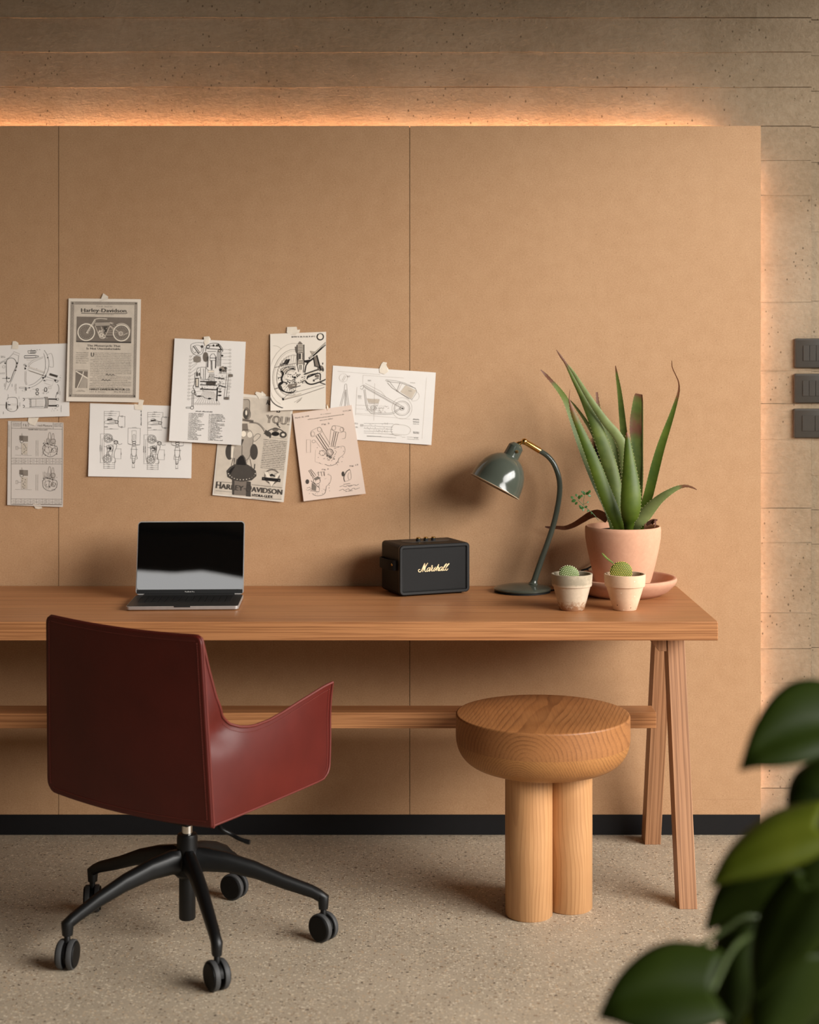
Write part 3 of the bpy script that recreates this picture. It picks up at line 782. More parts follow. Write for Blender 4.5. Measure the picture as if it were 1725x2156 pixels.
# script lettering traced on the plane of the grille
S_ = 19.167; tr = lambda x, y: (870+x/S_, 1170+y/S_)
nrm = -uy; p0 = spc-uy*(SD/2-0.0042)
logo = [  # strokes: list of points, list of half widths (px in the zoomed crop)
 ([(280,560),(235,555),(205,595),(225,640),(270,655),(310,630),(350,560),(400,440),(440,360),(470,305)], [14,12,14,16,16,16,14,14,18,22]),
 ([(462,310),(440,420),(405,560),(375,650)], [20,24,20,14]),
 ([(380,645),(440,510),(520,380),(590,292)], [12,16,18,16]),
 ([(585,298),(510,410),(470,520),(468,600),(490,635),(530,628),(570,590)], [16,22,22,18,14,12,10]),
 ([(665,480),(610,490),(560,550),(550,610),(575,630),(620,590),(660,520),(690,470)], [12,12,16,16,14,12,14,14]),
 ([(690,475),(655,560),(640,610),(660,625),(700,570),(745,470),(775,410),(765,390),(740,405),(745,450),(800,480)], [16,18,16,12,11,11,12,10,10,10,12]),
 ([(795,475),(760,530),(735,590),(755,620),(790,600),(840,530),(900,450)], [14,16,16,14,12,11,11]),
 ([(900,450),(870,520),(880,570),(860,605),(810,610),(800,590)], [13,14,16,14,12,10]),
 ([(880,590),(940,500),(1000,400),(1030,345)], [10,13,16,20]),
 ([(1030,350),(985,460),(945,560),(930,610)], [18,18,18,14]),
 ([(935,600),(980,500),(1025,455),(1035,490),(1005,560),(1005,600),(1030,600),(1070,560)], [11,12,13,14,16,15,12,10]),
 ([(1170,450),(1110,460),(1060,530),(1055,590),(1085,600),(1130,550),(1170,490),(1195,450)], [12,12,16,16,14,12,14,14]),
 ([(1195,450),(1165,530),(1150,585),(1170,600),(1210,560)], [15,18,16,12,10]),
 ([(1200,570),(1260,460),(1320,370),(1350,330),(1330,325),(1280,380),(1235,470),(1215,560),(1235,590),(1270,575),(1300,540)], [10,11,12,12,12,15,18,18,14,12,10]),
 ([(1290,550),(1350,450),(1420,360),(1450,325),(1430,318),(1370,385),(1325,475),(1305,555),(1325,588),(1370,570),(1405,515)], [10,11,12,13,12,15,18,18,14,14,12]),
]
lg = MB()
for pts, ws in logo:
    n = len(pts)*4; P = catmull([Vector((x, y, 0)) for x, y in pts], n); Wd = lerp_list(ws, n)
    L_, R_ = [], []
    for i, p in enumerate(P):
        t_ = (P[min(i+1, n)]-P[max(i-1, 0)]).normalized(); nn = Vector((-t_.y, t_.x, 0))
        for side, lst in ((1, L_), (-1, R_)):
            q = p+nn*Wd[i]*side*0.9; lst.append(onplane(*tr(q.x, q.y), p0, nrm))
    up_ = nrm*0.0016
    rings = [[L_[i], R_[i], R_[i]+up_, L_[i]+up_] for i in range(n+1)]
    lg.loft(rings)
lg.build('lettering', M['gold'], spk, world=True, smooth=False)

# ================================================================ DESK LAMP
LD = 4.60
lb = at(1100.5, 1240, LD); lb.z = DZ1
lamp = empty('desk_lamp', lb)
tag(lamp, 'grey-green gooseneck desk lamp with a dome shade and brass joint', 'lamp')
br = 0.0842
MB().lathe([(br-.003, 0), (br-.001, 0.001), (br-.002, 0.0045), (br-.006, 0.0052)], 64).build('base_pad', M['rubber'], lamp)
MB().lathe([(br-.004, 0.005), (br, 0.0065), (br+.0005, 0.010), (br-.002, 0.0125), (br-.010, 0.0150), (br*.62, 0.0195), (br*.3, 0.0225), (0.004, 0.0235)], 64).build('base', M['lamp_green'], lamp)
stem_px = [(1124, 1229), (1125.5, 1222), (1139, 1182), (1155, 1138), (1167.3, 1099), (1176, 1058.6), (1179.2, 1027), (1176.2, 1002), (1167, 977.5), (1153.5, 960.5), (1136, 948.5)]
P = catmull([at(x, y, LD-0.0) for x, y in stem_px], 70)
MB().tube(P, lerp_list([0.0096, 0.0090, 0.0084, 0.0082, 0.0081, 0.0080, 0.0078, 0.0076], 70), 18).build('stem', M['lamp_green'], lamp, world=True)
MB().lathe([(0.0155, 0), (0.0125, 0.003), (0.0108, 0.007), (0.0095, 0.012)], 24, at(1124, 1229, LD)-Vector((0.001,0,0.0015)), (P[8]-P[0])).build('stem_collar', M['lamp_green'], lamp, world=True)
a_, b_ = at(1137.5, 949.5, LD), at(1108, 931.5, LD)
MB().tube([a_, a_+(b_-a_)*0.03, b_], [0.0085, 0.0088, 0.0088], 18).build('brass_sleeve', M['brass'], lamp, world=True)
ball = at(1104.6, 929.8, LD)
MB().sphere(ball, 0.0096, 20, 14).build('swivel_ball', M['brass'], lamp, world=True)
rim = at(1042.0, 1024.5, LD-0.008)
axis = Vector((0.478, 0.085, 0.878)).normalized()          # the mouth of the shade turns a little towards the room
RR = 0.0795
shade_prof = [(RR, 0.0), (RR+.0006, 0.0012), (RR-.0006, 0.004), (0.0772, 0.020), (0.0735, 0.040), (0.0665, 0.060), (0.0555, 0.078), (0.0425, 0.0905), (0.0310, 0.0975), (0.0245, 0.1005)]
inner = [(0.0230, 0.0985), (0.0300, 0.0950), (0.0415, 0.0880), (0.0540, 0.0758), (0.0650, 0.0585), (0.0720, 0.0390), (0.0758, 0.0195), (0.0775, 0.004), (RR-.0006, 0.0006)]
MB().lathe(shade_prof, 64, rim, axis, cap0=False, cap1=False).build('shade', M['lamp_green'], lamp, world=True)
MB().lathe(inner, 64, rim, axis, cap0=True, cap1=False).build('shade_lining', M['lamp_inner'], lamp, world=True)
MB().lathe([(RR-.0012, -0.0006), (RR+.0008, -0.0006), (RR+.0009, 0.0010), (RR-.0012, 0.0010)], 64, rim, axis, cap0=False, cap1=False).build('shade_rim', M['lamp_inner'], lamp, world=True)
MB().lathe([(0.0246, 0.0990), (0.0236, 0.1035), (0.0228, 0.132), (0.0215, 0.1345), (0.0130, 0.1425), (0.0080, 0.1435)], 40, rim, axis, cap0=False).build('socket_cover', M['lamp_green'], lamp, world=True, sharp=25)
topc = rim+axis*0.1435
MB().tube([topc-axis*.002, topc+(ball-topc)*0.35, topc+(ball-topc)*0.36, ball], [0.0066, 0.0066, 0.0052, 0.0052], 16).build('brass_neck', M['brass'], lamp, world=True)
MB().sphere(rim+axis*0.055, 0.028, 20, 14).build('bulb', plain('frosted_bulb', srgb(220,214,200), 0.35), lamp, world=True)
sw = rim+axis*0.118+Vector((0.008, -0.0235, 0.0))
swb = MB(); ring = [sw+Vector((math.cos(a)*0.0035, -0.002, math.sin(a)*0.0035)) for a in [2*math.pi*k/20 for k in range(21)]]
swb.tube(ring, 0.0011, 6); swb.tube([sw+Vector((0, 0.006, 0)), sw+Vector((0, -.003, 0))], 0.0018, 10)
swb.build('switch', M['brass'], lamp, world=True)
cord = [at(1158, 1243.5, 4.60), at(1175, 1242, 4.625), at(1200, 1240, 4.64), at(1225, 1238, 4.655)]
for p in cord: p.z = DZ1+0.0028
cp_ = at(1233, 1228, 4.69); cp_.z = DZ1+0.008
cord += [cp_, at(1239, 1205, 4.705), at(1236, 1199, 4.706), at(1224, 1201, 4.706), at(1246, 1192, 4.706), at(1272, 1160, 4.708), at(1284, 1060, 4.708), at(1282, 985, 4.709), at(1281, 955, 4.708)]
MB().tube(catmull(cord, 70), 0.0024, 8).build('power_cord', M['rubber'], lamp, world=True)

# ================================================================ POTS AND PLANTS ON THE DESK
M['terracotta'] = m_terracotta('pale_terracotta', srgb(206,152,122), srgb(218,170,140), 0.85, 7)
M['saucer'] = m_terracotta('terracotta_saucer', srgb(190,140,114), srgb(206,158,130), 0.85, 9)
M['old_pot'] = m_terracotta('weathered_clay', srgb(190,172,148), srgb(214,196,172), 0.9, 14,
    stain=[(srgb(152,142,122), 0.060, 0.075, 7, 0.34), (srgb(146,96,56), 0.058, 0.004, 110, 0.30)])
M['speckled_pot'] = m_terracotta('speckled_pale_clay', srgb(222,186,154), srgb(232,200,170), 0.9, 12, dots=True)
M['aloe'] = m_leaf('aloe_skin', srgb(62,80,24), srgb(98,110,44), srgb(104,64,42), 0.52, 16)
M['aloe_light'] = m_leaf('pale_aloe_skin', srgb(98,112,60), srgb(130,140,86), srgb(120,80,56), 0.52, 16)
M['aloe_deep'] = m_leaf('deep_aloe_skin', srgb(52,74,14), srgb(86,102,26), srgb(116,72,46), 0.5, 12)
M['dead_leaf'] = m_leaf('dried_leaf', srgb(104,62,42), srgb(134,88,62), srgb(90,54,40), 0.7, 40)
M['spine'] = plain('pale_aloe_tooth', srgb(196,184,130), 0.6)
M['weed'] = plain('small_green_leaf', srgb(44,84,26), 0.5, var=0.2)
M['cactus'] = m_leaf('cactus_skin', srgb(78,98,34), srgb(98,116,48), srgb(120,90,50), 0.6, 30)
M['cactus_pale'] = m_leaf('pale_cactus_skin', srgb(96,114,62), srgb(122,136,84), srgb(120,90,50), 0.6, 30)
M['areole'] = plain('yellow_cactus_bristle', srgb(206,184,92), 0.8)
M['areole_white'] = plain('white_cactus_bristle', srgb(220,214,186), 0.8)

PD = 4.548
pc = at(1312, 1240, PD); pc.z = DZ1
# saucer (a thing of its own, the pot stands in it)
sau = MB().lathe([(0.085, 0.0), (0.108, 0.001), (0.132, 0.014), (0.1495, 0.032), (0.1545, 0.040), (0.1560, 0.0465), (0.1535, 0.0515), (0.1475, 0.0525), (0.1420, 0.0480), (0.130, 0.030), (0.112, 0.0165), (0.095, 0.013), (0.02, 0.012)], 96)
so = sau.build('plant_saucer', M['saucer'], loc=pc, sharp=50)
tag(so, 'wide terracotta saucer under the aloe pot', 'saucer')
pot = empty('potted_aloe', pc+Vector((0, 0, 0.0125)))
tag(pot, 'tall spiky aloe with dry tips in a rounded terracotta pot', 'plant')
pz = sz(1107, PD)-DZ1-0.0125
R_ = 79.6*PD/F
prof = [(0.060, 0.0), (0.068, 0.001), (0.074, 0.010), (0.083, 0.035), (0.0935, 0.075), (0.1035, 0.12), (R_-.001, pz-.035), (R_, pz-.012), (R_-.0008, pz-.003), (R_-.0045, pz), (R_-.0085, pz-.002), (R_-.0105, pz-.012), (R_-.014, pz-.05), (0.085, pz-.09)]
MB().lathe(prof, 96).build('pot', M['terracotta'], pot, sharp=60)
MB().lathe([(R_-.0125, pz-.030), (R_-.0125, pz-.018), (R_*.6, pz-.012), (0.002, pz-.008)], 48).build('soil', M['soil'], pot)

def aloe_leaf(pts, mat, conc=False, roll=0.0, dry=(1.0, 0.9), spines=True, n=30, name='leaf', cut=False, th=0.30):
    """pts: (x, y, half width, depth, dry) from tip to base; x, y, width in the zoomed crop"""
    k = 3.717
    if spines or th == 0.31: x_, y_, w_, d_, r_ = pts[-1]; pts = pts+[(x_*0.75+765*.25, 1490, w_*0.8, (d_+4.54)/2, 0)]
    P = catmull([at(1120+p[0]/k, 720+p[1]/k, p[3]) for p in pts], n)
    Wd = [max(0.0006, w) for w in lerp_list([p[2]/k*p[3]/F for p in pts], n)]
    Dr = lerp_list([p[4] for p in pts], n)
    b = MB(); rings = []; edges = ([], [])
    view = Vector((0, -1, 0))
    for i in range(n+1):
        T = (P[min(i+1, n)]-P[max(i-1, 0)]).normalized()
        S = T.cross(view).normalized(); N = S.cross(T).normalized()
        if N.y > 0: N = -N
        if roll: 
            q = Matrix.Rotation(roll, 3, T); S = q @ S; N = q @ N
        w = Wd[i]
        f, r = ((-0.10, -th*1.5) if conc else (th, -0.08))
        ring = [(-1, 0), (-.8, f*.42), (-.45, f*.85), (0, f), (.45, f*.85), (.8, f*.42), (1, 0), (.8, r*.42), (.45, r*.85), (0, r), (-.45, r*.85), (-.8, r*.42)]
        rings.append([P[i]+S*(x*w)+N*(y*w) for x, y in ring])
        edges[0].append((P[i]-S*w, -S, T, w, Dr[i])); edges[1].append((P[i]+S*w, S, T, w, Dr[i]))
    b.loft(rings, True, True, 0, True, Dr)
    if spines:
        for e in edges:
            acc = 0.006
            for i in range(2, n-2):
                seg = (e[i+1][0]-e[i][0]); L = seg.length; t = 0
                while acc+L-t >= 0.0105:
                    t += 0.0105-acc; acc = 0
                    c = e[i][0]+seg*(t/L); s_, T = e[i][1], e[i][2]
                    if e[i][3] < 0.003: continue
                    h = 0.0022
                    b.add([c-T*0.0013-s_*.0006, c+T*0.0010-s_*.0006, c+s_*h-T*0.0010, c+Vector((0, -0.0011, 0))-s_*.0003], [(0,1,2),(0,2,3),(1,3,2),(0,3,1)], 1, 0.0)
                acc += L-t
    return b.build(name, [mat, M['spine']], pot, world=True, attr='dry', sharp=70)
A, AL, AD = M['aloe'], M['aloe_light'], M['aloe_deep']
# back leaves
aloe_leaf([(655,186,3,4.63,.9),(668,270,11,4.63,.3),(688,400,18,4.625,0),(705,560,24,4.62,0),(722,740,28,4.61,0),(735,950,32,4.59,0),(745,1250,30,4.56,0)], A, True, 0.25)
aloe_leaf([(509,392,9,4.64,1),(513,440,12,4.64,.9),(524,520,16,4.64,.5),(548,590,24,4.635,.1),(590,720,34,4.63,0),(645,870,38,4.62,0),(690,1010,36,4.60,0),(720,1250,34,4.56,0)], A, True, -0.2)
aloe_leaf([(656,668,2,4.66,.4),(662,760,10,4.655,0),(680,900,16,4.64,0),(715,1100,20,4.60,0)], A, True)
aloe_leaf([(300,455,3,4.62,.5),(345,510,10,4.62,.0),(420,615,15,4.615,0),(490,735,20,4.61,0),(545,870,24,4.60,0),(620,1080,28,4.57,0),(680,1300,28,4.55,0)], AL, True, 0.5)
# broad cut leaf at the right of the middle
aloe_leaf([(838,406,26,4.60,1.0),(834,430,34,4.60,.55),(828,500,42,4.60,.25),(820,600,50,4.60,.55),(816,690,50,4.595,.75),(822,780,46,4.59,.25),(828,920,44,4.58,0),(832,1080,40,4.57,0),(826,1260,34,4.55,0)], A, True, 0.12)
aloe_leaf([(863,412,5,4.59,1),(866,470,8,4.59,.6),(866,600,9,4.59,.3),(865,800,10,4.585,.1),(862,1000,12,4.575,0),(850,1230,14,4.56,0)], AL, False, 0.9, spines=False, th=0.31)
# long pair leaning left
aloe_leaf([(192,60,2,4.585,1),(225,110,9,4.585,.9),(268,172,10,4.585,.75),(325,285,17,4.58,.05),(390,410,26,4.575,.1),(450,535,38,4.57,0),(505,660,47,4.56,0),(560,810,54,4.55,0),(612,980,60,4.54,0),(650,1150,60,4.535,0),(680,1330,52,4.53,0)], A, False, -0.15)
aloe_leaf([(272,165,2,4.56,.7),(320,230,10,4.56,.05),(385,335,17,4.555,0),(450,440,23,4.55,0),(520,545,28,4.55,0),(590,640,33,4.55,0),(655,715,36,4.55,0),(705,800,40,4.55,0),(722,880,42,4.55,0),(735,1050,36,4.55,0),(745,1280,30,4.55,0)], AL, False, 0.1)
# leftmost
aloe_leaf([(70,218,3,4.59,1),(110,258,13,4.59,1),(150,302,14,4.585,.75),(215,378,20,4.58,.05),(268,460,26,4.57,0),(315,590,28,4.56,0),(372,760,33,4.55,0),(440,940,37,4.535,0),(520,1130,40,4.525,0),(610,1330,38,4.52,0)], A, True, -0.3)
# front left, olive
aloe_leaf([(299,372,1.5,4.53,1),(294,440,4,4.53,1),(300,480,9,4.528,.8),(330,570,22,4.525,.55),(385,700,31,4.52,.30),(445,840,41,4.515,0),(505,990,49,4.505,0),(560,1140,53,4.50,0),(612,1270,55,4.495,0),(668,1400,48,4.50,0)], AD, False, -0.1)
# right long leaf with the curled dry tip
aloe_leaf([(1096,146,2.5,4.56,1),(1100,200,4,4.56,1),(1128,262,4,4.558,1),(1150,318,5,4.555,1),(1150,390,9,4.55,.75),(1122,490,15,4.545,.35),(1090,590,21,4.54,.2),(1048,710,28,4.535,.05),(1008,830,33,4.53,0),(972,960,37,4.525,0),(940,1090,38,4.52,0),(910,1210,38,4.52,0),(870,1330,34,4.525,0)], AD, True, 0.30)
# right drooping leaf
aloe_leaf([(1292,1156,3,4.43,1),(1255,1138,8,4.435,1),(1205,1127,11,4.44,.85),(1140,1142,17,4.445,.35),(1070,1180,25,4.45,.1),(1000,1230,34,4.46,0),(940,1290,44,4.47,0),(880,1360,52,4.48,0),(820,1425,44,4.49,0)], AL, False, 0.2)
# short fat leaf in front
aloe_leaf([(744,708,6,4.485,1),(748,735,14,4.485,.65),(752,790,24,4.482,.15),(758,880,38,4.478,0),(765,980,52,4.472,0),(772,1090,68,4.465,0),(776,1200,80,4.460,0),(774,1300,80,4.460,0),(768,1370,66,4.468,0),(762,1415,44,4.48,0)], AD, False, 0.0, th=0.42)
# dead leaves
aloe_leaf([(104,1446,5,4.672,1),(140,1452,10,4.67,1),(200,1452,14,4.66,.4),(262,1455,18,4.65,.2),(330,1432,22,4.63,.2),(400,1390,26,4.60,.1),(460,1355,30,4.575,.2),(520,1345,34,4.55,.1),(590,1385,34,4.53,.4)], M['dead_leaf'], True, 0.2, spines=False)
aloe_leaf([(985,1392,5,4.50,1),(955,1398,14,4.50,.6),(925,1412,16,4.505,.8),(895,1428,12,4.51,1)], M['dead_leaf'], True, 0.3, spines=False, n=14)
aloe_leaf([(962,1452,3,4.462,1),(968,1425,8,4.465,.7),(960,1400,12,4.47,.8),(940,1420,12,4.49,1)], M['dead_leaf'], False, 0.6, spines=False, n=14)
# little self-sown sprig at the pot's edge
k = 3.717; q = lambda x, y, d=4.47: at(1120+x/k, 720+y/k, d)
sprig = MB().tube(catmull([q(522, 1395, 4.475), q(480, 1345), q(430, 1300), q(385, 1258), q(360, 1232)], 24), 0.0009, 6)
sprig.tube(catmull([q(405, 1275), q(407, 1240), q(412, 1205)], 10), 0.0006, 5); sprig.tube([q(430, 1300), q(402, 1295)], 0.0005, 5); sprig.tube([q(400, 1272), q(434, 1258)], 0.0005, 5)
spr = sprig.build('sprig', M['weed'], pot, world=True)
rg = random.Random(5)
for lx, ly, an, ln in ((336,1240,200,40),(322,1222,140,32),(352,1258,230,30),(370,1222,80,36),(352,1205,110,28),(385,1210,40,30),(412,1190,110,34),(402,1178,140,28),(430,1188,30,36),(448,1178,60,32),(446,1202,-20,30),(398,1296,190,36),(386,1290,150,30),(404,1308,250,26),(420,1292,20,26),(436,1256,30,20),(446,1320,200,24),(470,1335,250,22)):
    a = math.radians(an); L = ln/k*4.47/F; c0 = q(lx, ly); dv = Vector((math.cos(a), rg.uniform(-.4, .4), math.sin(a))).normalized(); sv = dv.cross(Vector((rg.uniform(-.3,.3), -1, .3))).normalized()
    b = MB(); pr = [(0, .02), (.25, .26), (.55, .34), (.8, .22), (1, .01)]
    rings = [[c0+dv*L*(s-.3)-sv*L*w, c0+dv*L*(s-.3)+Vector((0, -.0006, 0)), c0+dv*L*(s-.3)+sv*L*w, c0+dv*L*(s-.3)+Vector((0, .0004, 0))] for s, w in pr]
    b.loft(rings); b.build('leaflet', M['weed'], spr, world=False)
for ch in [o for o in bpy.data.objects if o.parent == spr]:
    ch.matrix_parent_inverse = (pot.matrix_basis).inverted()

# the two small pots
def small_pot(px_, pybot, prb, prr, pyrim, mat, label, d=4.274):
    c = at(px_, pybot, d); c.z = DZ1
    t = empty('potted_cactus', c); tag(t, label, 'cactus')
    s = d/F; rb, rr = prb*s, prr*s; H = HC-(pyrim-HY)*s-DZ1
    zl = H*0.66
    rl = rb+(rr*0.925-rb)*0.66/0.66*0.93
    MB().lathe([(rb-.002, 0), (rb, 0.0015), (rb+(rl-rb)*.5, zl*.5), (rl, zl), (rr*0.955, zl+.0005), (rr*0.968, zl+.003), (rr*.995, H-.004), (rr*.992, H-.001), (rr*.965, H), (rr*.90, H-.001), (rr*.88, H-.004), (rr*.80, zl-.004), (rr*.70, zl*.7)], 64).build('pot', mat, t, sharp=50)
    MB().lathe([(rr*.8, zl*0.85), (rr*.83, H-.018), (rr*.4, H-.016), (0.001, H-.015)], 32).build('soil', M['soil'], t)
    return t, c, H, s
def pad(t, c, rx, ry, th, mat, am, tilt, cols, rows, yaw=0.0, name='pad', ar=0.0016):
    """flat oval cactus pad with rows of bristle tufts, centre c local to thing t"""
    p = empty(name, c); p.parent = t; p.rotation_euler = (0.0, tilt, yaw)
    b = MB(); rings = []; nr = 16
    b.sphere((0, 0, 0), 1.0, 32, 18, sc=(rx, th, ry)); b.build('flesh', mat, p, attr='dry')
    a = MB()
    for j in range(-rows, rows+1):
        for i in range(-cols, cols+1):
            x = (i+(0.5 if j % 2 else 0))/(cols+0.4); z = j/(rows+0.4)
            if x*x+z*z > 0.99: continue
            y = -th*math.sqrt(max(0, 1-x*x-z*z))
            a.sphere((x*rx, y-.0002, z*ry), ar, 6, 4)
            if x*x+z*z > 0.3: a.sphere((x*rx, -y+.0002, z*ry), 0.0010, 5, 3)
    for k_ in range(26):
        th_ = 2*math.pi*k_/26; a.sphere((math.cos(th_)*rx, 0, math.sin(th_)*ry), 0.0014, 6, 4)
    a.build('bristles', am, p)
    return p
t1, c1_, H1, s1 = small_pot(1204.5, 1280, 26.2, 43.6, 1207, M['old_pot'], 'round cactus pad in a weathered grey-streaked clay pot')
pad(t1, Vector((-0.0075, 0.004, H1-.002)), 0.0275, 0.0225, 0.009, M['cactus_pale'], M['areole_white'], math.radians(14), 5, 4, ar=0.0011)
t2, c2_, H2, s2 = small_pot(1316.0, 1280, 24.5, 43.9, 1207.5, M['speckled_pot'], 'cactus pad with a thin side shoot in a speckled pale clay pot')
pad(t2, Vector((-0.0105, 0.000, H2+.004)), 0.0305, 0.0285, 0.010, M['cactus'], M['areole'], math.radians(-6), 6, 6)
k6 = 6.161; e0, e1 = at(1160+662/k6, 1150+88/k6, 4.28)-c2_, at(1160+812/k6, 1150+222/k6, 4.275)-c2_
sh = MB(); n = 10; pp = catmull([e0, e0*.6+e1*.4+Vector((-.0008, 0, -.0014)), e1], n)
sh.tube(pp, [0.0010, 0.0020, 0.0026, 0.0030, 0.0032, 0.0032, 0.0031, 0.0030, 0.0028, 0.0026, 0.0022], 10, flat=0.7); sho = sh.build('shoot', M['cactus'], t2, attr='dry')
ar = MB()
for i in range(1, n):
    for s_ in (-1, 0, 1): ar.sphere(pp[i]+Vector((s_*.002, -.0022, s_*.0016)), 0.0006, 5, 3)
ar.build('bristles', M['areole'], sho)

# ================================================================ FOREGROUND PLANT (out of focus)
M['fg_leaf'] = m_leaf('dark_glossy_leaf', srgb(26,37,5), srgb(37,48,9), srgb(70,72,26), 0.5, 9, spec=0.10)
M['fg_leaf_light'] = m_leaf('yellowish_green_leaf', srgb(60,70,11), srgb(78,84,20), srgb(90,84,30), 0.5, 9, spec=0.10)
M['fg_stem'] = plain('green_stem', srgb(66,80,34), 0.5)
M['planter'] = plain('grey_planter', srgb(120,112,100), 0.8)
FD = 1.75
fgx = at(1800, 2400, FD+0.03).x
fg = empty('leafy_plant', (fgx, FD+.03-DW, 0))
tag(fg, 'blurred dark green leafy plant in the near foreground at the frame edge', 'plant')
MB().lathe([(0.11, 0), (0.125, 0.01), (0.155, 0.40), (0.158, 0.42), (0.150, 0.42), (0.140, 0.36)], 48).build('planter', M['planter'], fg)
MB().lathe([(0.141, 0.34), (0.144, 0.385), (0.002, 0.39)], 32).build('soil', M['soil'], fg)
def heart(base, tip, wl, wr, mat, droop=0.012, stem_to=None, n=16, m=5):
    """base/tip: (px, py, d); wl/wr: offsets (dx px, dy px, dd m) of each half's widest point from the midrib"""
    B, T = at(*base), at(*tip)
    sL = at(base[0]+wl[0], base[1]+wl[1], base[2]+wl[2])-B; sR = at(base[0]+wr[0], base[1]+wr[1], base[2]+wr[2])-B
    ax = T-B; L = ax.length; axn = ax.normalized(); b = MB(); verts = []
    def prof(s):  # heart outline
        return max(0.0, (1.0-((s-0.30)/0.70)**2)**0.85 if s > 0.30 else (1-((0.30-s)/0.42)**2)**0.5)*(1 if s < .8 else 1-((s-.8)/.2)**2*0.15)
    for i in range(n+1):
        s = i/n
        mid = B+ax*s+Vector((0, 0, -droop*(s**2)*4*0+droop*math.sin(math.pi*s)*0.6))
        if s > 0.85: mid += Vector((0, 0, -(s-0.85)*0.06))
        w = prof(s); back = -axn*L*0.14*max(0, 1-s/0.25)
        for j in range(-m, m+1):
            u = j/m; side = (sR if u > 0 else sL)*abs(u)*w
            cup = Vector((0, -0.004*math.sin(math.pi*abs(u)), 0.004*math.sin(math.pi*abs(u))))*w
            verts.append(mid+side+back*abs(u)**1.5+cup)
    k_ = 2*m+1
    faces = [(i*k_+j, i*k_+j+1, (i+1)*k_+j+1, (i+1)*k_+j) for i in range(n) for j in range(2*m)]
    b.add(verts, faces)
    lf = b.build('leaf', mat, fg, world=True, solid=0.0008, attr='dry', sharp=180)
    if stem_to:
        S = at(*stem_to); MB().tube(catmull([B, (B+S)/2+Vector((0, .01, .01)), S], 16), 0.0026, 8).build('petiole', M['fg_stem'], fg, world=True)
    return lf
FL, FY = M['fg_leaf'], M['fg_leaf_light']
heart((1742,1530,1.74), (1556,1606,1.70), (-10,-108,0.05), (20,62,-0.03), FL, stem_to=(1780,1760,1.78))
heart((1776,1625,1.80), (1668,1745,1.78), (-62,-30,0.03), (60,70,0.0), FL, stem_to=(1790,1900,1.80))
heart((1720,1745,1.72), (1492,1852,1.70), (-10,-62,0.05), (26,58,-0.02), FY, stem_to=(1790,1960,1.78))
heart((1640,1815,1.76), (1483,1945,1.77), (-20,-52,0.02), (46,60,0.0), FL, stem_to=(1760,1990,1.79))
heart((1500,2085,1.66), (1258,2124,1.64), (-8,-104,0.05), (4,92,-0.04), FL, stem_to=(1600,1960,1.74))
heart((1585,1900,1.78), (1535,2170,1.74), (-66,20,0.02), (72,12,0.02), FL, stem_to=(1700,1900,1.8))
heart((1700,1870,1.72), (1590,2090,1.70), (-58,-20,0.03), (74,36,-0.02), FL, stem_to=(1790,1990,1.8))
heart((1700,2010,1.70), (1600,2230,1.68), (-72,-12,0.02), (84,30,0.02), FL, stem_to=(1790,2150,1.8))
heart((1760,1760,1.80), (1700,2000,1.78), (-90,-10,0.02), (90,30,0.02), FL)
heart((1770,1950,1.84), (1690,2180,1.82), (-90,-20,0.02), (90,30,0.02), FL)
heart((1640,2080,1.78), (1560,2230,1.76), (-60,-10,0.02), (60,20,0.0), FY)
MB().tube(catmull([at(1440, 2012, 1.75), at(1480, 1988, 1.755), at(1530, 1955, 1.76), at(1580, 1930, 1.765), at(1700, 1950, 1.78)], 20), 0.0030, 8).build('petiole', M['fg_stem'], fg, world=True)
tr_ = at(1790, 1760, 1.79); st_ = Vector((fgx+.005, FD+.03-DW, 0.38))
MB().tube(catmull([tr_, at(1795, 1960, 1.79), at(1800, 2200, 1.785), st_], 24), 0.006, 10).build('stalk', M['fg_stem'], fg, world=True)

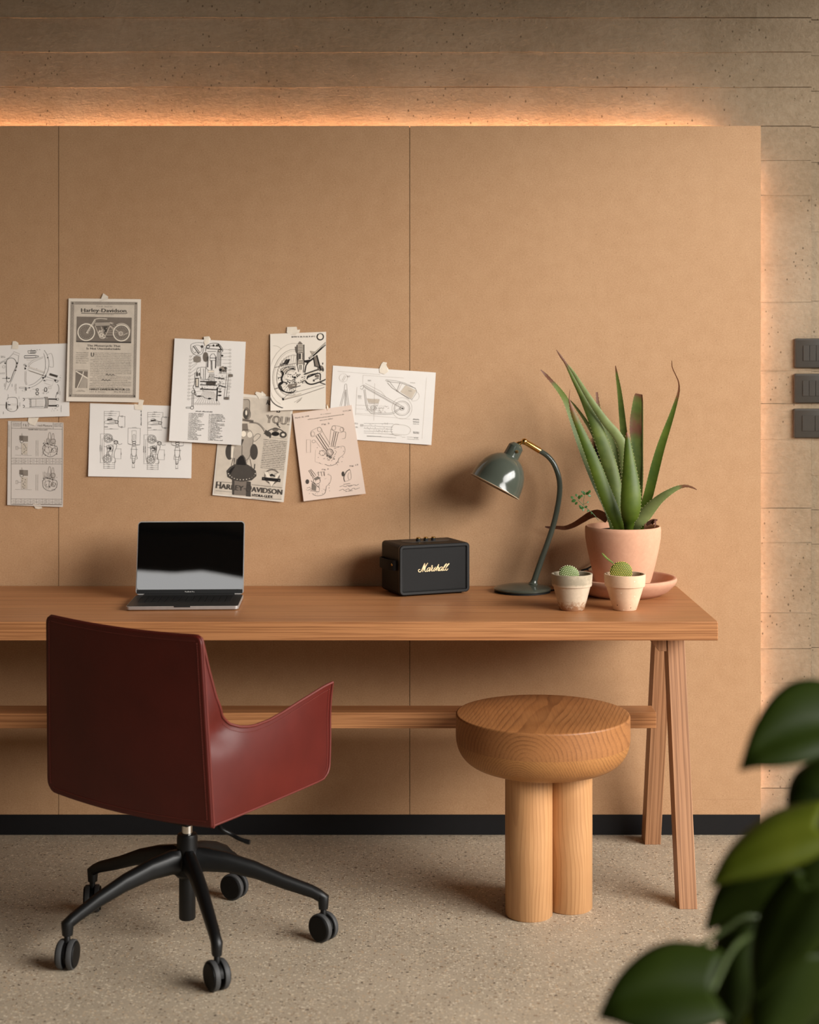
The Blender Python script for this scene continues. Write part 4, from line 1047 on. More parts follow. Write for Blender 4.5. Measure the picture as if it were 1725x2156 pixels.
# ================================================================ PRINTED SHEETS TAPED TO THE WALL
INK = {'k': plain('black_ink', srgb(40,36,34), 0.8, 0.2), 'd': plain('dark_grey_ink', srgb(78,72,66), 0.8, 0.2), 'm': plain('grey_ink', srgb(128,117,106), 0.8, 0.2),
       'l': plain('light_grey_ink', srgb(176,164,150), 0.8, 0.2), 'p': plain('pale_grey_ink', srgb(212,199,182), 0.8, 0.2), 'w': plain('bare_paper_in_print', srgb(236,224,206), 0.8, 0.2)}
M['tape'] = plain('masking_tape', srgb(234,222,204), 0.6, 0.4)
M['clear_tape'] = plain('satin_tape', srgb(198,164,126), 0.25, 0.5)
def paper_mat(name, c): return plain(name, c, 0.75, 0.3, var=0.025, vs=9)
class Sheet:
    ORDER = 'plmdkw'
    def __init__(s, name, corners, layer, curl, mat, label, tr, cat='paper'):
        s.c = corners; s.y0 = -0.0006-layer; s.curl = curl; s.tr = tr
        TL, TR, BR, BL = corners
        ctr = s.world_uv(0.5, 1.0); s.root = empty(name, (ctr.x, 0, ctr.z)); tag(s.root, label, cat, 'motorcycle sheets taped to the wall')
        MB().grid(lambda u, v: s.world_uv(u, v), 14, 14).build('sheet', mat, s.root, world=True, sharp=60)
        s.ink = {}
    def off(s, u, v):
        a, b, c_, d = s.curl                       # bottom lift, right lift, left lift, ripple
        return a*v*v+b*max(0, u-.5)**2*4*v+c_*max(0, .5-u)**2*4*v+d*math.sin(u*5+v*4)*v*(1-v)
    def world_uv(s, u, v, up=0.0):
        TL, TR, BR, BL = s.c
        x = (TL[0]*(1-u)+TR[0]*u)*(1-v)+(BL[0]*(1-u)+BR[0]*u)*v
        y = (TL[1]*(1-u)+TR[1]*u)*(1-v)+(BL[1]*(1-u)+BR[1]*u)*v
        o = s.off(u, v)
        d = DW+s.y0-o-up; p = at(x, y, DW); return Vector((p.x, d-DW, p.z))
    def inv(s, x, y):
        TL, TR, BR, BL = s.c; u, v = 0.5, 0.5
        for _ in range(4):
            fx = (TL[0]*(1-u)+TR[0]*u)*(1-v)+(BL[0]*(1-u)+BR[0]*u)*v-x; fy = (TL[1]*(1-u)+TR[1]*u)*(1-v)+(BL[1]*(1-u)+BR[1]*u)*v-y
            xu = (TR[0]-TL[0])*(1-v)+(BR[0]-BL[0])*v; xv = (BL[0]-TL[0])*(1-u)+(BR[0]-TR[0])*u
            yu = (TR[1]-TL[1])*(1-v)+(BR[1]-BL[1])*v; yv = (BL[1]-TL[1])*(1-u)+(BR[1]-TR[1])*u
            D = xu*yv-xv*yu; u -= (fx*yv-fy*xv)/D; v -= (fy*xu-fx*yu)/D
        return u, v
    def pt(s, p, lift):
        u, v = s.inv(*p); return s.world_uv(min(max(u, .004), .996), min(max(v, .004), .996), lift)
    def mb(s, t): return s.ink.setdefault(t, MB())
    level = 0
    def lift(s, t): return 0.0003+0.00004*s.ORDER.index(t)+0.00030*s.level
    def up(s, n): s.level = n
    def pline(s, P, w, t):                         # P in photo pixels, already transformed
        b = s.mb(t); lf = s.lift(t); Q = []
        for i in range(len(P)-1):
            L = math.dist(P[i], P[i+1]); n = max(1, int(L/14))
            for k in range(n): Q.append((P[i][0]+(P[i+1][0]-P[i][0])*k/n, P[i][1]+(P[i+1][1]-P[i][1])*k/n))
        Q.append(P[-1]); n = len(Q); L_, R_ = [], []
        for i in range(n):
            a, c_ = Q[max(i-1, 0)], Q[min(i+1, n-1)]; dx, dy = c_[0]-a[0], c_[1]-a[1]; h = math.hypot(dx, dy) or 1
            nx, ny = -dy/h*w/2, dx/h*w/2
            L_.append(s.pt((Q[i][0]+nx, Q[i][1]+ny), lf)); R_.append(s.pt((Q[i][0]-nx, Q[i][1]-ny), lf))
        b.add(L_+R_, [(i, i+1, n+i+1, n+i) for i in range(n-1)])
    def line(s, pts, w=0.8, t='k', sm=False):
        P = [s.tr(*p) for p in pts]
        if sm:
            P = [(q.x, q.y) for q in catmull([Vector((a, b, 0)) for a, b in P], len(P)*5)]
        s.pline(P, w, t)
    def ell(s, x, y, rx, ry=None, w=0.8, t='k', a0=0, a1=360, rot=0):
        ry = rx if ry is None else ry; n = max(10, int(abs(a1-a0)/14)); c_, s_ = math.cos(math.radians(rot)), math.sin(math.radians(rot)); P = []
        for k in range(n+1):
            a = math.radians(a0+(a1-a0)*k/n); ex, ey = rx*math.cos(a), ry*math.sin(a); P.append((x+ex*c_-ey*s_, y+ex*s_+ey*c_))
        s.line(P, w, t)
    def disc(s, x, y, rx, ry=None, t='k', rot=0, n=20):
        ry = rx if ry is None else ry; c_, s_ = math.cos(math.radians(rot)), math.sin(math.radians(rot))
        s.poly([(x+rx*math.cos(2*math.pi*k/n)*c_-ry*math.sin(2*math.pi*k/n)*s_, y+rx*math.cos(2*math.pi*k/n)*s_+ry*math.sin(2*math.pi*k/n)*c_) for k in range(n)], t)
    def poly(s, pts, t='k'):
        s.mb(t).add([s.pt(s.tr(*p), s.lift(t)) for p in pts], [tuple(range(len(pts)))])
    def quad(s, a, b, c_, d, t='k', n=8):          # filled patch that follows the curl
        bl = s.mb(t); lf = s.lift(t); V = []
        for j in range(n+1):
            for i in range(n+1):
                u, v = i/n, j/n
                x = (a[0]*(1-u)+b[0]*u)*(1-v)+(d[0]*(1-u)+c_[0]*u)*v; y = (a[1]*(1-u)+b[1]*u)*(1-v)+(d[1]*(1-u)+c_[1]*u)*v
                V.append(s.pt(s.tr(x, y), lf))
        bl.add(V, [(j*(n+1)+i, j*(n+1)+i+1, (j+1)*(n+1)+i+1, (j+1)*(n+1)+i) for j in range(n) for i in range(n)])
    def rect(s, x0, y0, x1, y1, w=0.8, t='k'): s.line([(x0,y0),(x1,y0),(x1,y1),(x0,y1),(x0,y0)], w, t)
    def text(s, body, a, b, h, t='k', space=1.0, bold=0.0):
        """baseline from a to b, cap height h, all in the crop's units"""
        vs, fs = fit_text(body, space); dx, dy = b[0]-a[0], b[1]-a[1]; L = math.hypot(dx, dy); nx, ny = dy/L, -dx/L
        for o in ((0, 0),) if not bold else ((-bold, 0), (bold, 0)):
            s.mb(t).add([s.pt(s.tr(a[0]+dx*u+nx*h*v+o[0], a[1]+dy*u+ny*h*v+o[1]), s.lift(t)) for u, v in vs], fs)
    def words(s, a, b, h, t='d', rg=None, gap=1.0, fill=1.0):
        """a line of print too small to read: word-length runs of short strokes"""
        rg = rg or random; dx, dy = b[0]-a[0], b[1]-a[1]; L = math.hypot(dx, dy); ux_, uy_ = dx/L, dy/L; x = 0.0; nx, ny = uy_, -ux_
        while x < L*fill:
            wl = min(rg.uniform(2.0, 7.0)*h, L-x); k = x
            while k < x+wl:
                hh = h*rg.choice((0.7, 0.7, 0.75, 1.1)); p = (a[0]+ux_*k, a[1]+uy_*k)
                s.line([p, (p[0]+nx*hh, p[1]+ny*hh)], h*0.30/s.k, t)
                if rg.random() < .6: s.line([(p[0]+nx*h*.35, p[1]+ny*h*.35), (p[0]+nx*h*.35+ux_*h*.5, p[1]+ny*h*.35+uy_*h*.5)], h*0.26/s.k, t)
                k += h*0.62
            x += wl+h*0.8*gap
    def done(s):
        for t in s.ORDER:
            if t in s.ink: s.ink[t].build('print', INK[t], s.root, world=True, smooth=False)['kind'] = 'stuff'
    def tape(s, pts, mat='tape', up=0.0016):
        n = len(pts); P = [at(x, y, DW) for x, y in pts]; b = MB(); u0 = s.y0
        f = []
        for (x, y), p in zip(pts, P):
            u, v = s.inv(x, y); inside = 0 <= v <= 1 and 0 <= u <= 1
            yy = (s.y0-s.off(min(max(u,0),1), min(max(v,0),1))-0.0009) if inside else min(-0.0004, s.y0*0.6-.0004)
            f.append(Vector((p.x, yy-up*.3*((len(f)*7) % 3)/3, p.z)))
        b.add(f, [tuple(range(n))]); b.build('tape', M[mat], s.root, world=True, smooth=False, solid=0.0002)
def crop(ox, oy, k): return lambda x, y: (ox+x/k, oy+y/k)
rg = random.Random(11)
def sheet(name, corners, layer, curl, col, label, ox, oy, k):
    s = Sheet(name, corners, layer, curl, paper_mat('paper_'+name, col), label, crop(ox, oy, k)); s.k = k; return s
WHITE = srgb(240,234,227)

# --- 1: frame-part drawings, cut by the frame's left edge
s = sheet('frame_drawing', [(-72,729.5),(143.5,723),(147.7,876),(-68,883)], 0.0006, (0.004,0.003,0.001,0.002), WHITE, 'white sheet of motorcycle frame drawings cut off by the left edge of the photo', 0, 715, 11.5)
L = s.line
L([(340,290),(480,345),(460,395),(320,340),(340,290)], .5, 'm'); L([(320,340),(230,430),(110,500),(0,560)], .55, 'd', True); L([(460,395),(440,560),(390,740),(300,960),(175,1222),(125,1205),(160,1010)], .55, 'd')
L([(165,930),(160,560),(200,470),(285,445),(360,480),(400,560),(390,660),(330,800),(260,990),(210,1030),(170,1000),(165,930)], 1.0, 'd', True)
L([(0,590),(70,545),(165,520)], .8, 'd', True); s.disc(130,570,16,22,'k'); s.ell(95,660,34,30,.5,'m'); s.disc(420,570,12,26,'k'); s.disc(400,650,10,30,'d'); s.disc(382,745,18,18,'d')
L([(0,810),(130,800)], .5, 'm'); L([(0,830),(130,828)], .5, 'm'); L([(60,938),(165,938)], 1.0, 'd'); s.poly([(190,925),(245,925),(245,948),(190,948)]); s.disc(168,925,12,40,'k')
for y in (412, 438): s.words((30,y),(130,y),16,'d',rg)
for x, y0, y1 in ((120,1060,1135),(305,1060,1135),(210,1330,1400),(472,1370,1430),(100,1740,1800),(495,1520,1620),(1465,1240,1340),(1500,1600,1750)): s.words((x,y1),(x,y0),14,'d',rg)
for x in (375, 402): s.words((x,1230 if x<400 else 1300),(x,1075),15,'m',rg)
# tank-like outline bottom left
L([(180,1460),(210,1410),(310,1395),(400,1410),(430,1480),(430,1650),(390,1720),(290,1740),(190,1700),(175,1640)], .8, 'd', True)
s.disc(165,1590,18,90,'d'); s.poly([(200,1565),(262,1565),(262,1588),(200,1588)]); L([(0,1580),(140,1580)], .5, 'm'); L([(265,1560),(420,1560)], .4, 'l'); L([(265,1590),(420,1590)], .4, 'l'); s.disc(435,1630,16,50,'m')
L([(170,1675),(300,1675),(300,1695),(170,1695)], .4, 'm')
for y in (1510,1555,1620,1660): s.disc(208,y,7,7,'k')
# fender arc
L([(1075,255),(1150,380),(1190,560),(1170,720),(1110,870),(1000,1010),(860,1110),(740,1160),(640,1175),(470,1175)], .6, 'd', True)
L([(1060,330),(1095,440),(1105,560),(1095,740),(1030,880),(940,980),(820,1070),(700,1110)], .6, 'd', True)
L([(1055,415),(880,470),(760,530),(680,620)], .5, 'm', True); L([(1050,440),(900,500),(780,560),(690,650)], .5, 'm', True)
L([(680,650),(1100,790)], .9, 'p'); L([(690,680),(1090,815)], .5, 'm'); L([(690,740),(1080,870)], .9, 'l'); L([(720,760),(1340,970)], .6, 'd')
L([(610,760),(605,1000),(640,1100)], .5, 'm'); L([(640,760),(635,1000),(660,1090)], .5, 'm'); L([(470,1150),(640,1150)], .5, 'm'); L([(470,1150),(470,1180)], .5, 'm')
L([(1160,360),(1250,340),(1290,480),(1300,640),(1270,670),(1190,650)], .5, 'm', True)
s.quad((1215,810),(1410,870),(1390,920),(1195,860),'d'); s.poly([(1110,850),(1130,860),(1100,930),(1080,915)]); s.disc(1050,925,26,20,'k'); s.disc(1080,990,26,16,'d')
L([(1130,970),(1310,1000),(1270,1120),(1080,1050),(1130,970)], .45, 'm'); s.ell(1380,1005,34,26,1.0,'k'); s.disc(1345,985,26,24,'d')
L([(1400,1080),(1430,1130),(1435,1220),(1400,1290),(1370,1350),(1360,1410)], .8, 'd', True); s.ell(1405,1295,20,20,.9,'d')
s.disc(632,640,18,18,'k'); s.disc(615,700,22,26,'d'); s.ell(600,610,20,16,.7,'d'); s.disc(632,1175,22,16,'k'); s.disc(715,1168,20,14,'k'); s.disc(634,1215,22,20,'d'); s.disc(1160,438,18,14,'k')
# bolts at the top
L([(680,270),(860,262),(880,300),(860,330),(690,335),(680,270)], .9, 'd'); L([(730,285),(860,280)], 1.1, 'k'); L([(730,322),(860,318)], 1.1, 'k')
L([(605,390),(860,382)], 1.3, 'k'); L([(605,445),(860,437)], 1.3, 'k'); L([(605,380),(590,415),(605,455)], .9, 'd'); L([(860,382),(940,400),(940,418),(860,437)], 1.0, 'd'); L([(870,395),(870,430)], .8, 'd'); s.rect(650,465,830,500,.4,'l')
# row of cylinders
L([(590,1425),(1090,1400)], .5, 'm'); L([(590,1650),(1090,1660)], .5, 'm'); L([(700,1440),(1070,1432)], .9, 'd'); L([(720,1630),(1070,1622)], .9, 'd')
for y in (1480,1510,1540,1570,1600): L([(760,y),(1070,y)], .35, 'l')
L([(880,1440),(880,1625)], .6, 'l')
for x in (740, 765): L([(x,1440),(x-12,1480),(x,1520),(x-12,1560),(x,1600),(x,1625)], .7, 'd', True)
for x in (1085,1110,1135,1155): L([(x,1385),(x+25,1460),(x+25,1570),(x,1660)], 1.0, 'd' if x < 1120 else 'm', True)
s.quad((1185,1420),(1375,1425),(1375,1460),(1185,1455),'d',3); s.quad((1185,1580),(1375,1580),(1375,1620),(1185,1620),'d',3)
for y in (1490,1515,1545): L([(1190,y),(1370,y)], .4, 'l')
for y in (1445,1600): s.ell(1405,y,26,26,.9,'d'); s.disc(1375,y,14,26,'k')
for y in (1450,1615): L([(560,y-30),(595,y-20),(600,y+10),(570,y+35)], 1.1, 'd', True)
s.ell(910,1215,28,28,1.4,'d'); s.ell(910,1300,34,32,1.4,'d'); s.ell(1115,1210,30,50,1.4,'d'); s.rect(1175,1140,1250,1185,.5,'m'); L([(790,1200),(880,1200)], .5, 'm'); L([(1030,1220),(1090,1220)], .5, 'm')
for _ in range(60):
    x, y = rg.choice(((rg.uniform(700,980), rg.uniform(235,250)), (rg.uniform(540,760), rg.uniform(1200,1260)), (rg.uniform(1040,1200), rg.uniform(1240,1310)), (rg.uniform(830,960), rg.uniform(1330,1400)), (rg.uniform(1420,1490), rg.uniform(820,1000)), (rg.uniform(1180,1480), rg.uniform(1640,1720)), (rg.uniform(850,1350), rg.uniform(480,740)), (rg.uniform(600,720), rg.uniform(560,800))))
    L([(x,y),(x+rg.uniform(-4,4),y+rg.uniform(10,22))], .6, 'd')
s.done()
s.tape([(27,718.5),(33,718),(39,722),(39.5,728),(38.5,735),(25,734)])

# --- 3: two-engine data sheet
s = sheet('engine_data_sheet', [(17,886),(133.8,889.9),(134,1067.2),(16.2,1063)], 0.0006, (0.004,0.003,0.0,0.003), srgb(214,204,194), 'small creased grey engine data sheet with two rows of drawings, taped top and bottom', 0, 600, 4.3125)
L = s.line
s.rect(105,1240,568,1990,.7,'m'); L([(105,1300),(570,1310)], .7, 'm'); L([(195,1240),(195,1302)], .6, 'm'); L([(485,1250),(485,1308)], .6, 'm')
s.text('F & S', (212,1284),(262,1285), 26,'m'); s.text('rad-Motore', (345,1284),(475,1288), 22,'m')
s.words((205,1298),(475,1303),5,'l',rg); s.words((260,1316),(430,1320),8,'d',rg)
for y in (1258,1270,1282): s.words((118,y),(188,y+1),6,'m',rg); s.words((495,y+4),(560,y+5),6,'m',rg)
for x in (82, 90): s.words((x,1470),(x,1270),5,'l',rg)
for dy, ty in ((0, 1572), (310, 1940)):
    L([(105,ty),(568,ty+4)], .7, 'm'); L([(105,ty+28),(568,ty+30)], .5, 'm'); L([(105,ty+52),(568,ty+54)], .7, 'm')
    for x in (148,195,230,280,335,388,425,480): L([(x,ty),(x,ty+53)], .45, 'm'); 
    for yy in (14, 40):
        for x in (120,160,205,245,295,350,400,440,500,530): s.words((x,ty+yy+4),(x+22,ty+yy+4),5,'m',rg)
    # cylinder in section
    L([(190,1390+dy),(200,1345+dy),(212,1390+dy)], .7, 'm'); s.quad((178,1368+dy),(212,1368+dy),(212,1408+dy),(178,1408+dy),'m',3); s.quad((212,1368+dy),(256,1372+dy),(256,1424+dy),(212,1420+dy),'l',4)
    for k in range(9): L([(214+k*5,1370+dy),(214+k*5,1424+dy)], .5, 'm')
    for k in range(6): L([(178,1372+dy+k*8),(256,1374+dy+k*8)], .45, 'd')
    s.ell(200,1420+dy,14,12,.8,'d'); s.quad((196,1432+dy),(252,1438+dy),(248,1540+dy),(200,1536+dy),'p',4)
    for k in range(9):
        L([(192,1440+dy+k*12),(254,1443+dy+k*12)], .5, 'm'); s.disc(222+rg.uniform(-20,20),1446+dy+k*11,4,4,'d')
    s.rect(148,1465+dy,164,1495+dy,.6,'m'); L([(164,1480+dy),(196,1482+dy)], .6, 'm'); L([(140,1545+dy),(290,1548+dy)], .4, 'm')
    for x in (330, 346): L([(x,1410+dy),(x,1555+dy)], .45, 'm')
    # engine seen from the side
    L([(438,1400+dy),(446,1345+dy),(460,1345+dy),(464,1400+dy)], .7, 'm', True); L([(470,1400+dy),(478,1352+dy),(490,1355+dy),(494,1400+dy)], .7, 'm', True); s.ell(484,1418+dy,22,20,.9,'m')
    for k in range(7): L([(420,1398+dy+k*8),(505,1402+dy+k*8)], .55, 'm')
    L([(390,1470+dy),(420,1440+dy),(470,1455+dy),(520,1470+dy),(515,1530+dy),(460,1560+dy),(400,1530+dy),(390,1470+dy)], .8, 'd', True)
    s.ell(440,1495+dy,34,28,.6,'m'); s.ell(490,1500+dy,22,20,.6,'m'); s.disc(430,1440+dy,5,5,'d')
    for k in range(26): s.disc(rg.uniform(390,520), rg.uniform(1430,1550)+dy, rg.uniform(2,5), rg.uniform(2,5), 'd')
    for k in range(10): a = rg.uniform(380,500); L([(a,rg.uniform(1380,1560)+dy),(a+rg.uniform(-30,30),rg.uniform(1380,1560)+dy)], .4, 'm')
s.done()
s.tape([(60,879),(67,878.5),(75,879.5),(82,879),(78,890),(74,896),(63,893.5),(59,888)]); s.tape([(70,1061),(80,1060.5),(86,1061),(89.5,1070),(81,1071.5),(75,1070.5)])

# --- 4: dimension drawings
s = sheet('dimension_drawing', [(189.8,849),(405.4,855.9),(403.3,1006.8),(186.7,1002.4)], 0.0006, (0.003,0.0,0.003,0.002), WHITE, 'white landscape sheet of small motorcycle dimension drawings below the old advert', 180, 690, 4.7917)
L = s.line
for dx, dy in ((0, 0), (438, 10)):
    X = lambda x: x+dx; Y = lambda y: y+dy
    for y, x1 in ((845,345),(866,318),(887,312),(1022,335),(1003,230)): L([(X(190),Y(y)),(X(x1),Y(y))], .45, 'd'); s.words((X((190+x1)/2-15),Y(y-2)),(X((190+x1)/2+18),Y(y-2)),6,'d',rg)
    L([(X(192),Y(840)),(X(190),Y(1420))], .45, 'm'); L([(X(345),Y(845)),(X(345),Y(890))], .45, 'm'); L([(X(400),Y(895)),(X(400),Y(1000))], .45, 'd'); L([(X(360),Y(892)),(X(404),Y(894))], .4, 'd'); L([(X(360),Y(1002)),(X(404),Y(1003))], .4, 'd')
    # bike from above
    L([(X(195),Y(945)),(X(230),Y(935)),(X(320),Y(940)),(X(330),Y(950)),(X(230),Y(965)),(X(195),Y(960)),(X(195),Y(945))], .55, 'd', True); s.quad((X(222),Y(920)),(X(268),Y(915)),(X(275),Y(930)),(X(222),Y(934)),'d',2); L([(X(222),Y(915)),(X(250),Y(905)),(X(290),Y(930)),(X(330),Y(940))], .7, 'd', True)
    L([(X(222),Y(970)),(X(280),Y(970)),(X(330),Y(960))], .8, 'd'); s.ell(X(317),Y(952),16,16,.8,'d'); L([(X(330),Y(950)),(X(336),Y(895)),(X(362),Y(893))], .7, 'd', True); L([(X(330),Y(955)),(X(338),Y(995)),(X(368),Y(1002))], .7, 'd', True); s.ell(X(372),Y(894),8,7,.6,'d'); s.ell(X(368),Y(1002),8,7,.6,'d')
    L([(X(240),Y(945)),(X(300),Y(948))], .4, 'm'); L([(X(240),Y(955)),(X(300),Y(957))], .4, 'm')
    # bike from the side, turned upright
    for wy in (1115, 1322):
        s.ell(X(232 if wy < 1200 else 224),Y(wy),44,44,.75,'d'); s.ell(X(232 if wy < 1200 else 224),Y(wy),33,33,.9,'d'); s.ell(X(232 if wy < 1200 else 224),Y(wy),14,14,.9,'d'); s.disc(X(232 if wy < 1200 else 224),Y(wy),5,5,'k')
        for k in range(6):
            a = k*math.pi/3; c0 = X(232 if wy < 1200 else 224); L([(c0+14*math.cos(a),Y(wy)+14*math.sin(a)),(c0+32*math.cos(a),Y(wy)+32*math.sin(a))], .6, 'd')
    L([(X(232),Y(1115)),(X(300),Y(1150))], .9, 'd'); L([(X(240),Y(1108)),(X(310),Y(1140))], .6, 'd'); s.ell(X(310),Y(1155),20,17,1.0,'d'); s.ell(X(310),Y(1152),11,9,.7,'d'); L([(X(320),Y(1160)),(X(345),Y(1176)),(X(372),Y(1170))], .7, 'd', True)
    L([(X(290),Y(1172)),(X(316),Y(1178)),(X(314),Y(1210)),(X(300),Y(1240)),(X(292),Y(1290)),(X(306),Y(1340)),(X(300),Y(1360)),(X(270),Y(1362))], .7, 'd', True); L([(X(280),Y(1172)),(X(282),Y(1230)),(X(270),Y(1290)),(X(286),Y(1310))], .6, 'd', True)
    L([(X(216),Y(1190)),(X(260),Y(1178)),(X(284),Y(1200)),(X(270),Y(1250)),(X(224),Y(1245)),(X(216),Y(1190))], .8, 'd')
    for k in range(14): L([(X(rg.uniform(216,280)),Y(rg.uniform(1185,1245))),(X(rg.uniform(216,280)),Y(rg.uniform(1185,1245)))], .5, 'd')
    for k in range(6): s.ell(X(rg.uniform(225,270)),Y(rg.uniform(1195,1240)),rg.uniform(5,10),None,.7,'k')
    L([(X(222),Y(1250)),(X(218),Y(1300))], 1.2, 'd'); L([(X(234),Y(1250)),(X(240),Y(1290))], 1.0, 'k'); L([(X(190),Y(1198)),(X(216),Y(1200))], .6, 'd')
    if dx: s.rect(X(250),Y(1265),X(290),Y(1318),.6,'d')
    for x, y0, y1 in ((155,1072,1360),(172,1115,1322)): L([(X(x),Y(y0)),(X(x),Y(y1))], .45, 'd'); s.words((X(x-2),Y((y0+y1)/2+30)),(X(x-2),Y((y0+y1)/2-30)),7,'d',rg)
    L([(X(150),Y(1070)),(X(230),Y(1070))], .4, 'd'); L([(X(148),Y(1360)),(X(230),Y(1364))], .4, 'd'); L([(X(360),Y(1222)),(X(360),Y(1320))], .4, 'd'); L([(X(310),Y(1220)),(X(364),Y(1222))], .4, 'd'); L([(X(300),Y(1320)),(X(364),Y(1322))], .4, 'd'); s.words((X(366),Y(1282)),(X(366),Y(1262)),7,'d',rg)
    for y in (1380,1400,1418): L([(X(182),Y(y)),(X(298),Y(y+2))], .45, 'd'); s.words((X(225),Y(y)),(X(250),Y(y)),6,'d',rg)
    L([(X(298),Y(1340)),(X(298),Y(1424))], .4, 'd')
    # bike from behind
    L([(X(432),Y(1012)),(X(556),Y(1015))], .45, 'd'); L([(X(432),Y(1012)),(X(430),Y(1170))], .4, 'd'); L([(X(556),Y(1015)),(X(552),Y(1180))], .4, 'd'); L([(X(470),Y(1038)),(X(514),Y(1039))], .4, 'd'); L([(X(470),Y(1038)),(X(470),Y(1130))], .35, 'd'); L([(X(514),Y(1038)),(X(514),Y(1130))], .35, 'd'); s.words((X(475),Y(1008)),(X(515),Y(1009)),6,'d',rg)
    L([(X(482),Y(1080)),(X(492),Y(1074)),(X(502),Y(1080)),(X(502),Y(1130)),(X(482),Y(1130)),(X(482),Y(1080))], .6, 'd'); L([(X(470),Y(1130)),(X(480),Y(1150)),(X(512),Y(1140))], 1.0, 'd', True); s.ell(X(492),Y(1158),18,13,1.0,'d'); L([(X(432),Y(1170)),(X(470),Y(1180)),(X(492),Y(1168)),(X(515),Y(1182)),(X(550),Y(1180))], 1.0, 'd', True)
    L([(X(478),Y(1180)),(X(466),Y(1235)),(X(474),Y(1290)),(X(508),Y(1290)),(X(516),Y(1235)),(X(506),Y(1180))], .7, 'd', True); s.ell(X(490),Y(1192),7,7,.8,'d'); L([(X(458),Y(1225)),(X(528),Y(1228))], .7, 'd'); L([(X(462),Y(1270)),(X(458),Y(1320)),(X(474),Y(1320))], .6, 'd'); L([(X(512),Y(1270)),(X(526),Y(1320)),(X(512),Y(1328))], .8, 'd')
    L([(X(474),Y(1290)),(X(476),Y(1350)),(X(490),Y(1368)),(X(500),Y(1350)),(X(508),Y(1290))], .7, 'd', True); L([(X(474),Y(1320)),(X(506),Y(1322))], .6, 'd'); L([(X(478),Y(1340)),(X(502),Y(1342))], .6, 'd'); s.ell(X(486),Y(1362),10,8,.9,'d'); L([(X(475),Y(1375)),(X(475),Y(1415))], .35, 'd'); L([(X(497),Y(1375)),(X(497),Y(1415))], .35, 'd'); s.words((X(476),Y(1412)),(X(496),Y(1412)),7,'d',rg)
s.words((568,985),(568,835),10,'k',rg); s.done()
s.tape([(293,841),(303.5,842.5),(301,851.5),(300,863.5),(284,862),(283,850.5),(291,852)])

# --- 6: advert with the machine seen from above
s = sheet('motorcycle_advert', [(469,825),(619,840),(598,1056.9),(448,1041.9)], 0.0010, (0.004,0.003,0.0,0.002), srgb(230,220,206), 'grey toned advert reading YOU! with a saddle seen from above, partly under two other sheets', 440, 680, 5.527)
L = s.line
s.quad((160,838),(965,905),(845,2058),(60,1985),'p',12)
# rider's view of the machine: fork, tank, saddle
s.quad((395,890),(470,890),(470,1000),(395,1000),'l',3); s.disc(440,1050,40,70,'m'); s.disc(428,1060,30,56,'d'); s.disc(436,1045,12,30,'w'); L([(400,890),(470,900),(475,1010),(485,1060),(470,1110),(420,1115)], 1.2, 'd', True)
s.quad((390,1110),(520,1130),(520,1160),(390,1140),'m',3); L([(400,1125),(520,1150)], 1.2, 'd'); L([(470,1160),(560,1170),(620,1220),(660,1290)], 2.2, 'm', True); L([(480,1150),(570,1162),(640,1225),(690,1290)], .7, 'd', True); L([(660,1250),(720,1330)], 4.0, 'd')
s.quad((388,1170),(450,1170),(460,1260),(388,1260),'m',3)
s.disc(440,1420,80,180,'l'); s.disc(380,1520,90,170,'l'); s.disc(478,1300,30,34,'w'); L([(400,1240),(480,1250),(515,1320),(505,1440),(470,1560),(430,1600)], .9, 'd', True); s.disc(405,1290,30,36,'w'); s.ell(405,1290,30,36,.8,'d'); s.disc(395,1390,26,40,'d')
L([(388,1420),(385,1560)], 1.4, 'd'); L([(520,1330),(560,1290),(600,1300),(590,1330),(540,1375),(515,1370)], .9, 'd', True)
s.disc(240,1500,46,92,'d'); s.disc(525,1500,46,92,'d'); s.quad((262,1430),(292,1430),(282,1570),(258,1570),'w',3); s.quad((300,1420),(420,1420),(400,1600),(300,1600),'l',4); L([(268,1430),(262,1570)], .9, 'd'); L([(290,1430),(284,1600)], .9, 'd')
L([(285,1570),(262,1660)], 2.0, 'm'); L([(300,1570),(290,1680)], 2.0, 'd'); L([(480,1580),(500,1690)], 2.0, 'm'); L([(535,1640),(530,1700)], 2.4, 'd')
s.poly([(330,1560),(360,1530),(400,1535),(425,1570),(440,1640),(500,1675),(550,1720),(556,1780),(500,1830),(390,1846),(280,1830),(215,1790),(205,1720),(250,1670),(310,1640)], 'd')
s.poly([(340,1570),(370,1545),(400,1552),(418,1600),(436,1660),(500,1690),(536,1735),(500,1770),(390,1790),(270,1775),(228,1735),(262,1690),(322,1655)], 'k')
L([(225,1745),(300,1795),(400,1806),(500,1785),(548,1740)], 1.4, 'm', True)
for k in range(12): a = math.radians(20+k*12.7); s.disc(385+166*math.cos(a),1715+108*math.sin(a),6,6,'w',n=8)
s.quad((295,1830),(470,1840),(462,2010),(300,2000),'m',5); s.quad((270,1820),(300,1826),(298,2000),(272,1995),'d',3); s.quad((440,1840),(490,1846),(490,2020),(432,2015),'d',3); s.quad((330,1840),(420,1845),(420,2000),(330,1995),'l',3)
# lettering
s.text('AL', (668,950),(716,955),58,'k',bold=3); s.text('IS', (790,1042),(828,1045),52,'k',bold=3)
s.text('YOU!', (664,1160),(930,1190),100,'m',bold=8)
